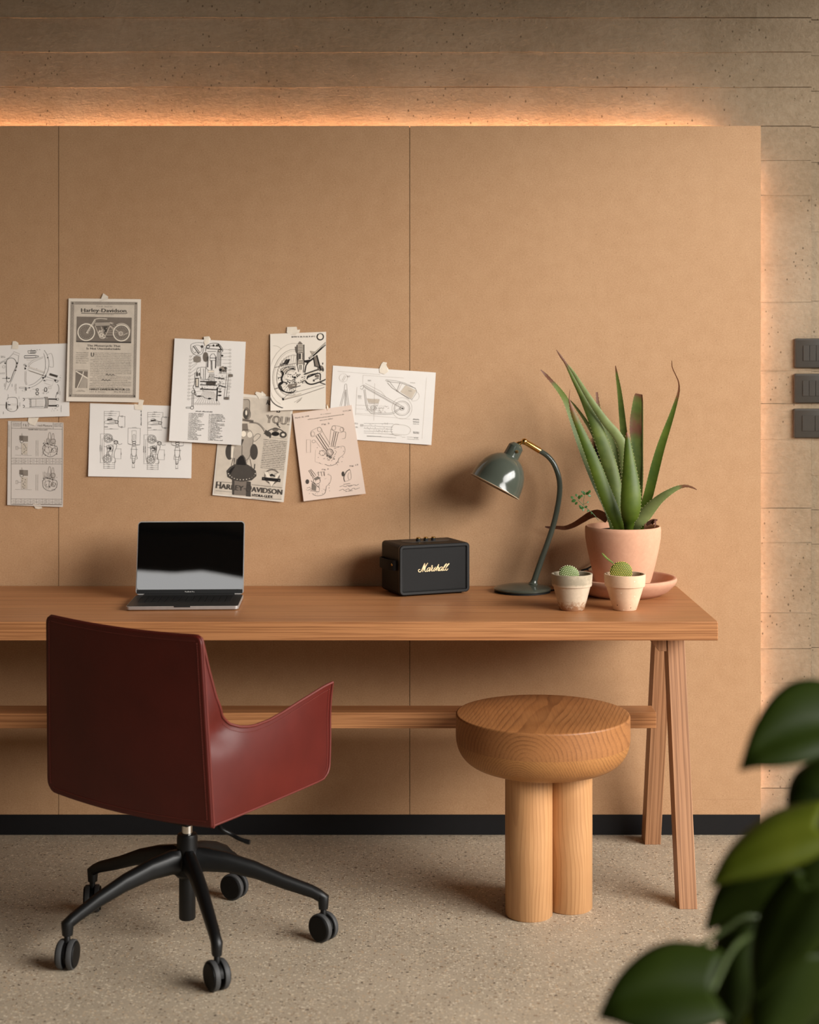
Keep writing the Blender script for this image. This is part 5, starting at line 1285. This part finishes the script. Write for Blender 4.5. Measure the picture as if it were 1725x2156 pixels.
# little rider
L([(640,1290),(700,1250),(760,1230),(830,1240),(900,1290)], 2.2, 'd', True); s.disc(690,1290,44,30,'d',30); s.disc(865,1300,44,38,'d'); s.disc(865,1300,20,16,'w'); s.disc(775,1240,36,26,'m'); s.disc(778,1195,16,16,'p'); s.disc(800,1180,14,14,'d'); s.disc(775,1290,46,26,'k'); L([(700,1280),(715,1340)], 3, 'd'); L([(790,1160),(800,1190),(830,1220)], 2, 'd'); L([(700,1330),(905,1352)], .5, 'm')
y = 1360
for i in range(17): s.words((640-i*2.2, y+i*20.4),(910-i*2.2, y+i*20.4+26),11,'d',rg,0.8)
# shield and wings emblem
s.disc(735,1785,92,88,'m',n=28); s.up(1); s.disc(735,1785,74,70,'p',n=28); s.poly([(645,1732),(690,1730),(722,1800),(772,1800),(800,1745),(835,1750),(730,1905)], 'w'); L([(645,1732),(690,1730),(730,1830),(772,1752),(835,1750),(735,1905),(645,1732)], .9, 'd')
s.poly([(622,1790),(838,1812),(834,1850),(618,1828)], 'k'); s.poly([(628,1796),(832,1817),(829,1844),(625,1823)], 'd'); s.text('Harley-Davidson', (638,1818),(820,1838),15,'w'); s.poly([(690,1850),(780,1858),(738,1888)],'k'); s.poly([(700,1768),(735,1752),(775,1775),(770,1792),(700,1786)],'k'); s.words((700,1784),(770,1790),8,'w',rg)
for y in (1820, 1980): L([(90,y+24),(270,y+38)], .7, 'd')
L([(500,1880),(855,1915)], .7, 'd'); L([(500,2040),(850,2050)], .6, 'd'); L([(80,1950),(270,1965)], .5, 'd')
s.text('H', (84,1920),(136,1926),82,'d',bold=5); s.text('ARLEY', (140,1927),(400,1952),62,'d',bold=5); s.text('-', (405,1945),(432,1948),62,'d'); s.text('D', (436,1955),(492,1962),82,'d',bold=5); s.text('AVIDSON', (498,1962),(852,1996),62,'d',bold=5)
s.text('H', (90,1917),(132,1922),72,'m'); s.text('ARLEY', (146,1924),(396,1948),54,'m'); s.text('D', (442,1951),(488,1957),72,'m'); s.text('AVIDSON', (504,1958),(848,1991),54,'m')
s.text('HYDRA-GLIDE', (505,2016),(745,2036),32,'k',bold=2); s.done()
s.tape([(540,824.5),(550,827),(552,823.5),(561,832),(558.5,834),(553,834),(546,841),(543.5,835),(537.5,828.5)])

# --- 9: chassis drawing
s = sheet('chassis_drawing', [(701.4,769.7),(918,784.4),(908.4,936.7),(691.8,922)], 0.0006, (0.002,0.004,0.0,0.001), WHITE, 'white landscape sheet of fine motorcycle chassis lines, rightmost of the taped sheets', 600, 740, 5.227)
L = s.line
s.ell(645,290,46,46,.4,'l'); s.words((685,272),(720,274),7,'m',rg); s.words((685,281),(715,283),7,'m',rg); L([(630,320),(660,262),(672,272),(640,330)], .6, 'l')
for a, b in (((655,420),(606,600)),((668,420),(622,600)),((672,420),(690,600)),((684,420),(708,600)),((664,430),(660,600)),((674,430),(668,600))): L([a,b], .55, 'm')
L([(655,425),(660,365),(672,354),(682,365),(686,430)], .6, 'm'); L([(580,218),(1050,255)], .35, 'l'); L([(860,262),(1310,292)], .4, 'l'); L([(860,262),(858,360)], .35, 'l'); L([(1560,290),(1510,960)], .35, 'p')
L([(830,390),(860,370),(876,384),(850,420),(830,405)], .7, 'm'); L([(860,378),(1290,620)], .6, 'm'); L([(868,366),(1300,606)], .6, 'm'); L([(880,400),(1280,625)], .5, 'm'); L([(885,350),(1060,440),(1110,500)], .5, 'l'); L([(870,420),(895,600),(930,660),(980,685),(1170,690),(1260,640),(1310,625)], .7, 'm', True); L([(884,415),(908,595),(940,648),(990,672),(1165,676),(1250,632),(1300,615)], .6, 'm', True)
s.ell(1290,625,110,118,.45,'l'); s.ell(1290,625,86,80,.7,'m'); s.ell(1290,625,72,66,.45,'l'); s.ell(1290,625,24,22,.8,'m'); s.disc(1295,628,10,8,'d')
s.quad((905,520),(1045,530),(1030,570),(920,560),'p',4)
for k in range(14): L([(910+k*10,515+k*.5),(925+k*8,580)], .5, 'l')
s.ell(975,625,30,30,.7,'m'); s.ell(975,625,16,16,.6,'m'); s.ell(1060,640,22,22,.5,'l')
for k in range(46): x, y = rg.uniform(905,1150), rg.uniform(590,680); L([(x,y),(x+rg.uniform(-26,26),y+rg.uniform(-14,14))], .4, 'm')
for y in (600,640,690): L([(785,y-10),(1000,y)], .35, 'l')
L([(795,390),(778,700)], .4, 'l'); L([(800,590),(1140,605)], .35, 'l'); L([(990,350),(980,760)], .35, 'l'); L([(780,690),(1380,745)], .4, 'l')
L([(1105,320),(1150,330),(1190,380),(1260,450),(1400,530)], .6, 'm', True); L([(1110,310),(1230,325),(1350,360),(1450,430),(1400,530)], .6, 'm', True); s.quad((1330,370),(1450,430),(1395,520),(1270,445),'p',4); L([(1120,330),(1290,350),(1440,405)], .8, 'm'); L([(1130,345),(1180,400),(1370,525)], .8, 'm'); s.ell(1420,490,60,55,.4,'l',-60,120); L([(1270,340),(1230,440)], .8, 'm'); L([(1290,350),(1240,450)], .5, 'l')
s.words((1360,436),(1400,440),7,'m',rg); s.words((1380,346),(1436,350),6,'m',rg)
for x, y, n in ((805,488,3),(915,318,2),(808,520,1),(830,806,3),(770,790,2),(770,830,2)):
    for k in range(n): s.words((x,y+k*9),(x+36,y+k*9+2),6,'m',rg)
# plan view
for y in (795,820,850,880,900): L([(870,y-4),(1190,y+rg.uniform(-6,14))], .5, 'm')
s.ell(1230,862,60,64,.5,'m',60,300); L([(1190,800),(1330,815),(1385,860),(1340,915),(1190,905)], .5, 'l', True); L([(1120,905),(1290,930)], .5, 'l')
for k in range(50): x, y = rg.uniform(870,1130), rg.uniform(790,900); L([(x,y),(x+rg.uniform(-14,14),y+rg.uniform(-12,12))], .45, 'm')
L([(905,928),(1225,950)], .6, 'm'); s.words((905,934),(1060,940),8,'d',rg)
for y in (745,752,772,780,798,885,894,902): s.words((1412,y),(1478,y+4),6,'d',rg)
for y in (940, 962): L([(1345,y),(1475,y+6)], .5, 'm')
s.text('B.156', (1425,955),(1465,958),12,'d'); s.words((1290,944),(1325,946),6,'l',rg); s.done()
s.tape([(799,777),(803.5,766),(807,762),(815.5,763.5),(813.5,768),(816,773.5),(818,776),(817.5,783),(810,788),(800,785)])

# --- 8: patent drawing
s = sheet('patent_drawing', [(616.8,870.7),(740.6,852.5),(770.6,1038.5),(640.2,1054.7)], 0.0046, (0.006,0.004,0.001,0.002), srgb(232,210,194), 'pinkish patent sheet with a V-shaped engine drawing, hanging tilted', 600, 740, 5.227)
L = s.line
s.text('March 18, 1938', (115,738),(268,716),14,'d'); s.text('2,111,242', (640,664),(732,652),15,'d'); s.text('W. S. HARLEY', (392,698),(512,684),10,'m'); s.words((255,752),(660,694),9,'m',rg); s.words((388,762),(530,742),9,'m',rg)
s.text('Fig. 5', (410,810),(492,796),16,'d'); s.text('Fig. 6', (412,1306),(486,1296),16,'d'); s.text('Fig. 13', (718,1268),(808,1250),17,'d')
def vtwin(x0, y0, k):
    X = lambda x, y: (x0+(x-480)*k, y0+(y-1060)*k)
    Q = lambda pts, w=.6, t='d', sm=False: L([X(*p) for p in pts], w, t, sm)
    Q([(285,900),(300,870),(370,835),(395,840),(410,880),(330,930),(295,935),(285,900)], .6, 'm', True); s.ell(*X(382,858),22*k,24*k,.6,'m'); s.ell(*X(310,905),20*k,24*k,.5,'m')
    Q([(345,930),(455,1090)], 1.2, 'd'); Q([(365,910),(470,1075)], 1.3, 'k'); Q([(385,900),(490,1055)], 1.0, 'd'); Q([(410,870),(500,1020)], .6, 'm')
    Q([(520,830),(550,815),(620,830),(645,860),(625,890),(560,880),(520,860),(520,830)], .6, 'm', True); s.ell(*X(540,840),22*k,24*k,.6,'m'); s.ell(*X(630,858),22*k,24*k,.6,'m')
    Q([(510,850),(490,1030)], .6, 'm'); Q([(545,880),(510,1050)], 1.0, 'd'); Q([(565,885),(530,1050)], 1.2, 'k'); Q([(590,890),(550,1050)], .9, 'd'); Q([(640,880),(670,890),(665,950),(630,960)], .6, 'm', True)
    s.ell(*X(495,1110),38*k,38*k,1.3,'d'); s.ell(*X(495,1110),24*k,24*k,.7,'m'); s.ell(*X(415,1115),30*k,30*k,.6,'m'); s.disc(*X(470,1145),13*k,13*k,'m'); s.disc(*X(505,1165),16*k,14*k,'m')
    for _ in range(34): a = (rg.uniform(430,560), rg.uniform(1090,1200)); Q([a,(a[0]+rg.uniform(-18,18),a[1]+rg.uniform(-14,14))], .7, 'd')
    Q([(340,1080),(335,1210),(420,1240)], .4, 'l'); Q([(540,1070),(640,1040),(665,1080),(650,1130),(600,1170)], .6, 'm', True); Q([(600,1170),(570,1230),(500,1255),(440,1240)], .8, 'd', True); Q([(400,1060),(420,1040),(455,1080)], .5, 'm'); Q([(540,1050),(600,1045)], .6, 'm')
    for _ in range(30): a = (rg.uniform(340,650), rg.uniform(1050,1250)); s.disc(*X(*a),4*k,4*k,'d',n=6)
vtwin(480, 1060, 1.0)
s.rect(240,970,285,1110,.5,'m'); s.ell(320,988,20,15,.6,'m'); L([(345,990),(390,1050)], .4, 'm')
L([(265,1310),(290,1295),(345,1360),(315,1390),(265,1310)], .9, 'd'); L([(280,1305),(325,1375)], 1.2, 'd'); s.quad((325,1400),(365,1372),(400,1390),(340,1420),'m',3); s.disc(250,1430,20,26,'d'); L([(290,1420),(385,1500),(380,1540),(290,1530)], .9, 'd'); s.quad((300,1440),(350,1480),(345,1530),(295,1520),'m',4)
s.ell(355,1420,38,36,.8,'d'); L([(470,1350),(510,1370),(500,1440),(460,1480)], .6, 'm', True); L([(460,1480),(440,1560),(370,1585),(310,1570)], .8, 'd', True); L([(360,1330),(440,1320),(440,1370)], .7, 'm'); L([(370,1320),(375,1370)], .9, 'd'); L([(400,1320),(410,1370)], .9, 'd'); L([(430,1320),(435,1365)], .9, 'd'); L([(245,1500),(280,1490),(285,1515),(250,1525)], .8, 'd')
for _ in range(50): x, y = rg.uniform(235,500), rg.uniform(1330,1570); L([(x,y),(x+rg.uniform(-10,10),y+rg.uniform(-10,10))], .6, 'd')
s.disc(642,1345,16,28,'d'); L([(715,1295),(680,1320),(655,1370),(652,1400),(662,1430)], 1.6, 'd', True); L([(715,1295),(725,1320),(728,1400),(662,1430)], .6, 'm', True); s.ell(715,1370,18,40,.6,'m',100,260)
s.words((648,1462),(720,1454),8,'d',rg); L([(605,1485),(640,1475),(670,1484),(690,1472),(720,1482),(760,1464),(790,1470),(815,1455)], .7, 'd', True); L([(600,1530),(640,1512),(660,1526),(700,1508),(720,1522),(760,1500),(780,1512),(825,1495)], .7, 'd', True); L([(700,1475),(740,1468)], .8, 'd'); s.words((670,1540),(755,1530),8,'d',rg)
s.done()
s.tape([(686,860),(688.5,851.5),(692,849),(691,857),(694,858.5),(690,864)], 'clear_tape')

# --- 7: suspension drawing
s = sheet('suspension_drawing', [(569.4,703.2),(687,698.6),(686.4,861),(570.6,864.6)], 0.0040, (0.004,0.002,0.004,0.002), srgb(238,228,214), 'cream sheet with a cutaway rear wheel and suspension drawing and a round badge', 560, 690, 11.978)
L = s.line
s.text('BMW R 50, R 60, R 69 S', (655,250),(1245,236),36,'d',bold=2)
s.disc(1375,228,94,94,'k',n=32); s.disc(1375,228,64,64,'w',n=28); s.poly([(1375,228)]+[(1375-58*math.cos(a),228-58*math.sin(a)) for a in [math.radians(k*15) for k in range(7)]],'l'); s.poly([(1375,228)]+[(1375+58*math.cos(a),228+58*math.sin(a)) for a in [math.radians(k*15) for k in range(7)]],'l'); s.text('BMW',(1330,165),(1420,165),22,'w')
# tyre and rim
s.ell(640,1180,560,800,.7,'l',100,285,12); s.ell(640,1180,450,640,.8,'m',95,292,12); s.ell(650,1190,430,610,.5,'l',95,292,12); s.ell(660,1200,380,520,.7,'m',60,300,12); s.ell(660,1200,364,500,.4,'l',60,300,12)
L([(120,1760),(170,1860),(270,1950),(400,2010),(440,2012)], 2.0, 'd', True); L([(190,455),(300,470),(400,540)], .5, 'l', True)
for k in range(22): a = math.radians(75+k*10.5); L([(640+150*math.cos(a),1280+170*math.sin(a)),(650+370*math.cos(a+.1),1190+500*math.sin(a+.1))], .45, 'm')
for x in (520,550,580,610): L([(x,790+(610-x)*.1),(x-70,930)], 2.0, 'k' if x != 550 else 'd')
for x in (380,410,440): L([(x,880+(440-x)*.6),(x-10,960)], 1.6, 'd')
L([(220,1005),(420,965),(770,895)], 1.3, 'm')
# shock absorber in section
s.quad((785,430),(965,430),(975,930),(790,930),'l',6); L([(790,430),(795,940)], 2.2, 'd'); L([(962,425),(968,940)], 2.2, 'd'); s.poly([(800,425),(830,370),(860,340),(900,370),(940,425)],'m')
for k in range(10): L([(825,440+k*20),(935,436+k*20)], .9, 'k' if k % 2 else 'w')
s.quad((845,650),(885,650),(885,790),(845,790),'k',3); s.quad((885,640),(912,640),(912,800),(885,800),'w',3)
for k in range(9): L([(805,650+k*20),(835,655+k*20)], 1.2, 'k'); L([(920,650+k*20),(950,655+k*20)], 1.0, 'd')
for k in range(5): L([(830,815+k*26),(930,812+k*26)], 1.3, 'd' if k % 2 else 'w')
s.quad((850,935),(905,935),(905,1060),(850,1060),'d',3); s.quad((868,940),(884,940),(884,1120),(868,1120),'w',3); L([(800,940),(830,1110)], 1.6, 'd'); L([(960,930),(950,1130)], 1.6, 'd'); s.quad((735,480),(778,470),(778,640),(750,600),'m',3); L([(740,480),(770,640)], 1.2, 'd')
# frame tubes
L([(1095,775),(1520,375)], 3.4, 'k'); L([(1105,760),(1510,378)], 1.2, 'w'); L([(1190,720),(1520,430)], 2.4, 'k'); s.disc(1105,765,22,28,'k')
s.poly([(965,825),(1130,800),(1230,720),(1200,800),(1090,880),(1030,960),(1000,1130),(970,1130),(1000,960),(1040,890),(970,870)],'k')
s.quad((1200,740),(1290,690),(1360,1010),(1230,960),'m',4); L([(1205,760),(1240,960)], 2.2, 'k'); L([(1285,690),(1370,1000),(1390,1080)], 3.0, 'k'); L([(1220,965),(1380,1000)], 2.2, 'd')
s.poly([(1115,590),(1260,610),(1165,675)],'l'); L([(1115,590),(1260,610),(1165,675),(1115,590)], .6, 'm'); L([(1440,880),(1435,930)], 2.2, 'd'); s.disc(1380,1020,80,70,'m'); s.disc(1440,1060,30,50,'d'); s.disc(1400,1110,36,30,'w'); s.disc(1360,1010,30,20,'k')
L([(960,1180),(1240,1080),(1340,1050)], 3.0, 'd'); L([(1010,1200),(1300,1095)], 2.6, 'w'); L([(1040,1260),(1320,1140)], 2.6, 'k'); s.disc(1280,1095,24,20,'k')
L([(1000,1340),(1060,1400),(1180,1420),(1400,1350),(1520,1290)], 3.4, 'k', True); L([(1020,1330),(1080,1385),(1180,1400),(1400,1330),(1520,1275)], 1.0, 'w', True); L([(1370,1380),(1520,1430)], 2.2, 'd'); L([(1040,1300),(1090,1200),(1330,1150),(1380,1190),(1375,1330)], 2.2, 'k', True); s.disc(1300,1220,50,40,'m'); s.disc(1215,1330,24,30,'d'); L([(1240,1300),(1340,1270)], 2, 'd'); L([(1260,1190),(1250,1240)], 2, 'd')
# drum and gears
L([(380,1090),(440,1150),(400,1280),(420,1390),(330,1440)], 3.6, 'k', True); s.ell(600,1120,200,140,1.4,'d',180,330,-20); s.ell(620,1130,170,110,1.2,'m',180,340,-20); s.ell(640,1140,140,90,2.0,'d',190,340,-20); s.disc(690,1025,36,16,'k'); s.quad((400,1050),(520,1000),(560,1090),(440,1140),'p',4); L([(370,1080),(410,1030),(540,990),(700,1060)], 1.2, 'd', True)
for _ in range(70): x, y = rg.uniform(520,1000), rg.uniform(1120,1400); L([(x,y),(x+rg.uniform(-40,40),y+rg.uniform(-26,26))], rg.uniform(.6,2.0), rg.choice('kddmw'))
s.disc(735,1255,36,30,'k'); s.disc(800,1230,20,20,'d'); s.disc(680,1240,18,24,'d'); L([(500,1295),(830,1390)], 1.2, 'd'); L([(830,1390),(1000,1320)], 3.0, 'd'); L([(845,1375),(1000,1300)], 1.4, 'w')
s.ell(470,1490,150,110,2.4,'k',60,280,30); s.ell(540,1500,170,120,1.4,'d',20,200,20); s.ell(580,1520,180,120,2.2,'k',10,160,10); s.disc(370,1500,40,60,'d',-30)
s.quad((560,1430),(800,1390),(780,1480),(590,1540),'m',4)
for _ in range(40): x, y = rg.uniform(330,780), rg.uniform(1370,1600); L([(x,y),(x+rg.uniform(-30,30),y+rg.uniform(-24,24))], rg.uniform(.6,1.8), rg.choice('kddmwp'))
L([(620,1540),(880,1460)], 1.8, 'd'); L([(220,1545),(320,1515)], 2.0, 'm'); L([(310,1270),(400,1240)], 1.6, 'd'); s.disc(325,1275,14,24,'d')
# silencer
L([(450,1790),(560,1680),(1000,1560),(1480,1430)], .9, 'm'); L([(460,1815),(900,1700),(1480,1500)], 1.2, 'm'); s.disc(440,1800,24,34,'k',-20); L([(470,1800),(900,1660)], 3.0, 'p'); s.poly([(780,1880),(920,1760),(880,1830),(790,1900)],'l'); L([(720,1880),(920,1755)], .5, 'm')
s.done()
s.tape([(605,688.5),(625,688),(626.5,694.5),(632,694),(631,699.5),(628.5,701),(625,701.5),(623,706),(616,705),(604,700.5)])

# --- 2: old advert with frame
s = sheet('old_motorcycle_advert', [(145.2,628.3),(297.5,630.1),(294,847),(141.4,844.6)], 0.0036, (0.006,0.003,0.004,0.002), srgb(236,224,208), 'old sepia motorcycle advert with a patterned border, highest sheet on the wall', 145, 630, 9.8)
L = s.line
s.quad((45,45),(1425,60),(1395,2035),(15,2015),'l',14); s.up(1); s.quad((118,112),(1358,122),(1335,1975),(92,1955),'p',14)
for side in range(2):
    for k in range(30): y = 130+k*62; x = (80-k*.9) if side == 0 else (1392-k*.9); s.rect(x-18,y,x+18,y+40,.6,'m')
for side in range(2):
    for k in range(20): x = 150+k*62; y = (80 if side == 0 else 1993); s.rect(x,y-18,x+40,y+18,.6,'m')
for x, y in ((85,85),(1392,90),(50,1985),(1368,2000)): s.disc(x,y,22,22,'m'); s.ell(x,y,12,12,.9,'d')
s.text('THE NEW', (572,165),(908,170),30,'m',1.35)
s.text('Harley-Davidson', (262,262),(1190,274),78,'d',bold=5); L([(262,292),(1180,297),(1215,280)], 1.3, 'd'); s.words((555,322),(930,328),16,'m',rg)
for x in (262,318,722): L([(x,264),(x+34,264)], .9, 'd')
s.quad((170,358),(1305,382),(1295,908),(160,885),'m',10); s.up(2)
s.quad((165,860),(1296,880),(1295,908),(160,885),'d',6)
for cx, cy, r in ((368,682,170),(1092,695,165)):
    s.ell(cx,cy,r,r,2.6,'w'); s.ell(cx,cy,r-20,r-20,.8,'d'); s.ell(cx,cy,r-34,r-34,.9,'l')
    for k in range(18): a = k*math.pi/9; L([(cx+30*math.cos(a),cy+30*math.sin(a)),(cx+(r-36)*math.cos(a),cy+(r-36)*math.sin(a))], .45, 'l')
s.ell(368,682,186,186,1.2,'l',255,330); s.ell(1092,690,186,190,1.5,'p',235,350); L([(320,518),(420,500)], 1.2, 'p')
s.disc(1080,710,40,40,'l'); s.ell(1080,710,40,40,1.0,'w'); L([(1120,745),(1280,672)], 1.2, 'p'); L([(1240,660),(1280,680)], 1.0, 'p')
L([(370,700),(540,430)], 1.6, 'w'); L([(395,700),(560,440)], 1.3, 'p'); L([(365,690),(410,700)], 1.6, 'w'); L([(525,430),(590,405),(680,400),(800,410)], 1.3, 'w', True)
s.quad((540,475),(850,475),(860,545),(560,560),'l',4); s.quad((660,480),(760,478),(770,545),(670,552),'p',3); L([(540,475),(850,470)], 1.0, 'd'); L([(560,560),(860,548)], 1.0, 'd')
L([(550,550),(620,720),(650,790),(720,810),(760,760)], 1.4, 'p', True); L([(650,490),(720,720)], 1.2, 'p'); L([(860,545),(770,740)], 1.3, 'p'); L([(850,545),(1060,690)], 1.3, 'p'); L([(830,470),(960,560),(920,640),(820,660)], 1.0, 'l'); L([(860,560),(920,630)], 1.0, 'p'); s.poly([(820,462),(880,480),(940,495),(880,510),(850,500)],'p')
s.disc(675,715,60,74,'p'); s.disc(675,715,40,50,'l'); s.ell(680,735,30,30,1.2,'w'); s.disc(735,770,36,36,'l'); s.ell(735,770,30,32,1.0,'w'); s.disc(735,640,40,40,'l'); s.quad((720,570),(800,560),(790,680),(730,690),'d',3)
for _ in range(26): x, y = rg.uniform(620,790), rg.uniform(590,800); L([(x,y),(x+rg.uniform(-24,24),y+rg.uniform(-18,18))], .9, rg.choice('wpdd'))
L([(760,690),(1040,690)], 1.1, 'l'); L([(760,740),(940,740)], 1.4, 'l'); L([(750,765),(920,760)], 1.0, 'd'); L([(640,640),(620,700)], 1.4, 'w')
s.up(1); s.text('The Motorcycle That', (388,975),(1072,986),44,'d',1.05,bold=3); s.text('Is Not Uncomfortable', (378,1036),(1072,1048),44,'d',1.05,bold=3)
for i, tx in enumerate(('The Free-Wheel','Control permits','the HARLEY-','DAVIDSON','to be started','like an auto.')): s.text(tx, (160,1115+i*41),(410-(30 if i == 5 else 0),1118+i*41),24,'m',bold=1.2)
s.text('U', (465,1184),(525,1186),90,'d',bold=5)
y = 1118
for i in range(21):
    ind = 85 if i < 4 else (60 if i in (5, 14, 17) else 0); xe = 1000 if i == 13 else 1220 if i == 16 else 1120 if i == 20 else 1296
    s.words((458+ind-i*.8, y),(xe, y+(12 if i < 6 else 8)),17,'m',rg,0.9); y += 34.5 if i not in (4, 13, 16) else 38
s.line([(770,1565),(800,1545),(830,1570),(860,1550),(890,1572),(920,1552),(950,1570)], 1.3, 'd', True); s.line([(690,1675),(720,1655),(750,1680),(780,1660),(810,1682),(840,1662),(868,1680)], 1.3, 'd', True)
s.quad((155,1455),(405,1460),(393,1832),(142,1830),'m',5); s.up(2); s.poly([(300,1580),(400,1640),(380,1830),(220,1830)],'l'); L([(160,1485),(400,1630)], 2.2, 'w'); L([(160,1470),(405,1480)], 1.2, 'p'); L([(315,1490),(300,1570),(190,1830)], 1.8, 'w'); L([(335,1590),(220,1830)], 1.2, 'p')
s.words((195,1882),(330,1884),12,'m',rg); s.words((170,1905),(355,1907),12,'m',rg)
s.text('HARLEY-DAVIDSON MOTOR CO.', (443,1875),(1282,1884),46,'d',bold=2.5); s.text('223 B Street', (445,1918),(768,1920),24,'m',1.3); s.text('MILWAUKEE', (950,1922),(1283,1928),26,'d',1.4)
s.done()
s.tape([(218,617.5),(228.5,624.5),(228,631),(209,636),(213.5,628.5)])

# --- 5: engine in section with a parts list
s = sheet('engine_section_sheet', [(368.4,712.3),(518.1,719.6),(509.3,936.9),(357.4,927.9)], 0.0048, (0.006,0.006,0.002,0.002), WHITE, 'white sheet with a sectioned engine drawing above a two-column parts list', 180, 690, 4.7917)
L = s.line
L([(1065,200),(1075,165),(1140,150),(1240,160)], .7, 'd', True); L([(1065,200),(1080,250),(1130,280),(1180,260),(1200,200)], .8, 'd', True); L([(1090,185),(1150,265)], 1.4, 'k'); L([(1105,180),(1160,255)], 1.0, 'd'); s.disc(1180,190,14,14,'d'); s.ell(1130,215,50,40,.6,'d')
s.disc(1130,318,40,34,'l'); s.disc(1215,295,28,50,'m')
for k in range(9): L([(1095,290+k*7),(1168,290+k*7)], .6, 'd'); L([(1192,255+k*10),(1240,260+k*10)], .6, 'd')
L([(1215,240),(1225,190),(1270,160),(1340,160),(1375,195),(1390,230),(1380,245)], 1.1, 'd', True); L([(1240,180),(1370,190)], 1.0, 'd'); L([(1225,210),(1380,220)], 1.4, 'd'); L([(1340,165),(1380,230)], 2.2, 'k'); s.ell(1240,190,16,16,1.2,'k'); s.disc(1295,180,10,12,'d'); s.disc(1330,180,10,12,'d')
L([(1260,290),(1275,265),(1300,262),(1318,290),(1318,330),(1260,330),(1260,290)], 1.0, 'd'); L([(1258,305),(1318,306)], 1.2, 'k'); L([(1240,290),(1236,400)], 2.0, 'k'); L([(1320,292),(1316,410)], 2.0, 'k'); L([(1270,330),(1272,425)], 1.1, 'k'); L([(1280,330),(1282,425)], 1.1, 'k'); L([(1225,295),(1222,410),(1245,430)], .8, 'd'); L([(1235,240),(1320,240)], .9, 'd')
for x in (1335,1348,1362,1372): L([(x,240),(x-4,390)], .9, 'd' if x != 1348 else 'k')
s.disc(1353,233,16,14,'k'); s.disc(1353,233,8,7,'w'); s.disc(1380,282,10,10,'d'); s.ell(1384,282,8,8,.8,'k')
L([(1125,460),(1130,420),(1160,400),(1220,398)], .8, 'd', True); L([(1165,405),(1165,520)], .8, 'd'); L([(1215,405),(1212,520)], 1.0, 'd'); L([(1195,410),(1195,515)], .8, 'd'); L([(1165,520),(1250,525)], .9, 'd'); s.quad((1240,432),(1300,432),(1300,450),(1240,450),'w',2); s.rect(1240,432,1300,450,1.0,'k')
L([(1110,450),(1105,560),(1090,600),(1110,640),(1120,690)], 1.1, 'd', True); s.disc(1130,470,10,24,'d'); s.disc(1152,470,8,18,'d'); s.quad((1115,505),(1145,505),(1145,600),(1115,600),'d',3); s.quad((1122,515),(1138,515),(1138,590),(1122,590),'w',3)
for k in range(7): L([(1110,510+k*14),(1150,512+k*14)], 1.0, 'k')
s.disc(1270,560,50,22,'m'); s.quad((1160,535),(1330,540),(1330,552),(1160,548),'d',3); s.quad((1160,570),(1330,575),(1330,585),(1160,580),'d',3)
for k in range(16): L([(1225+k*6,545),(1222+k*6,580)], .7, 'k')
for _ in range(70): x, y = rg.uniform(1160,1400), rg.uniform(480,640); L([(x,y),(x+rg.uniform(-22,22),y+rg.choice((0,0,rg.uniform(-16,16))))], rg.uniform(.5,1.2), rg.choice('kdd'))
for k in range(6): L([(1255+k*9,460),(1245+k*12,540)], .6, 'd')
s.disc(1385,415,34,26,'l'); s.disc(1365,425,14,14,'k')
for _ in range(20): x, y = rg.uniform(1355,1425), rg.uniform(395,455); s.ell(x,y,rg.uniform(4,9),None,.7,'d')
L([(1420,395),(1424,460)], .8, 'd'); L([(1430,470),(1400,720)], .8, 'd'); L([(1448,480),(1425,700),(1400,722)], .8, 'd'); s.disc(1468,482,22,14,'m'); s.rect(1445,470,1490,494,.8,'d'); s.disc(1430,712,24,12,'m'); s.rect(1405,700,1455,724,.8,'d')
s.quad((1330,600),(1342,600),(1334,740),(1322,740),'k',3); L([(1300,500),(1405,512)], 1.4, 'd'); L([(1350,580),(1420,600)], 2.0, 'k'); L([(1345,510),(1400,512)], 2.0, 'd'); s.disc(1360,645,18,10,'d'); s.disc(1358,682,20,8,'k'); L([(1110,640),(1100,660),(1130,690),(1180,690),(1230,715),(1290,715)], .9, 'd', True); s.disc(1150,690,26,8,'d'); s.disc(1255,715,18,8,'k'); s.quad((1160,610),(1330,620),(1330,632),(1160,625),'d',4)
s.ell(1092,648,16,16,.9,'d'); L([(1082,660),(1078,795)], .9, 'd'); L([(1098,662),(1092,795)], .9, 'd'); s.ell(1080,806,16,16,1.0,'d'); L([(1020,800),(1068,800)], .8, 'd'); L([(1020,812),(1068,812)], .8, 'd'); L([(1020,800),(1020,812)], .8, 'd')
for k in range(11): L([(1205+k*9,630+k*1.5),(1115+k*24,760)], .45, 'm'); s.ell(1112+k*24,768,8,8,.5,'m')
for k in range(12):
    y = 223+k*34; s.ell(1462,y,9,8,.5,'m'); L([(1452,y),(1385-(k % 4)*14,y-6+(k % 3)*8)], .45, 'm')
    if k > 7: s.ell(1448,y+90,9,8,.5,'m')
for k in range(14):
    y = 290+k*33; x = 1062-k*1.5; s.ell(x,y,9,8,.5,'m'); L([(x+10,y),(1130+(k % 4)*14,y-16 if k > 6 else y-60)], .45, 'm')
s.words((1118,846),(1284,854),11,'k',rg)
for k in range(20):
    y = 866+k*13.6; s.words((1048-k*.5,y),(1062-k*.5,y),7,'d',rg); s.words((1068-k*.7,y),(1068+rg.uniform(60,160)-k*.7,y+5),9,'d',rg)
    y += 10; s.words((1252-k*.5,y),(1264-k*.5,y),7,'d',rg); s.words((1272-k*.7,y),(1272+rg.uniform(50,150)-k*.7,y+5),9,'d',rg)
s.done()
s.tape([(429.5,709),(441,708),(444.5,714.5),(440,722),(433,729),(430.5,722)])
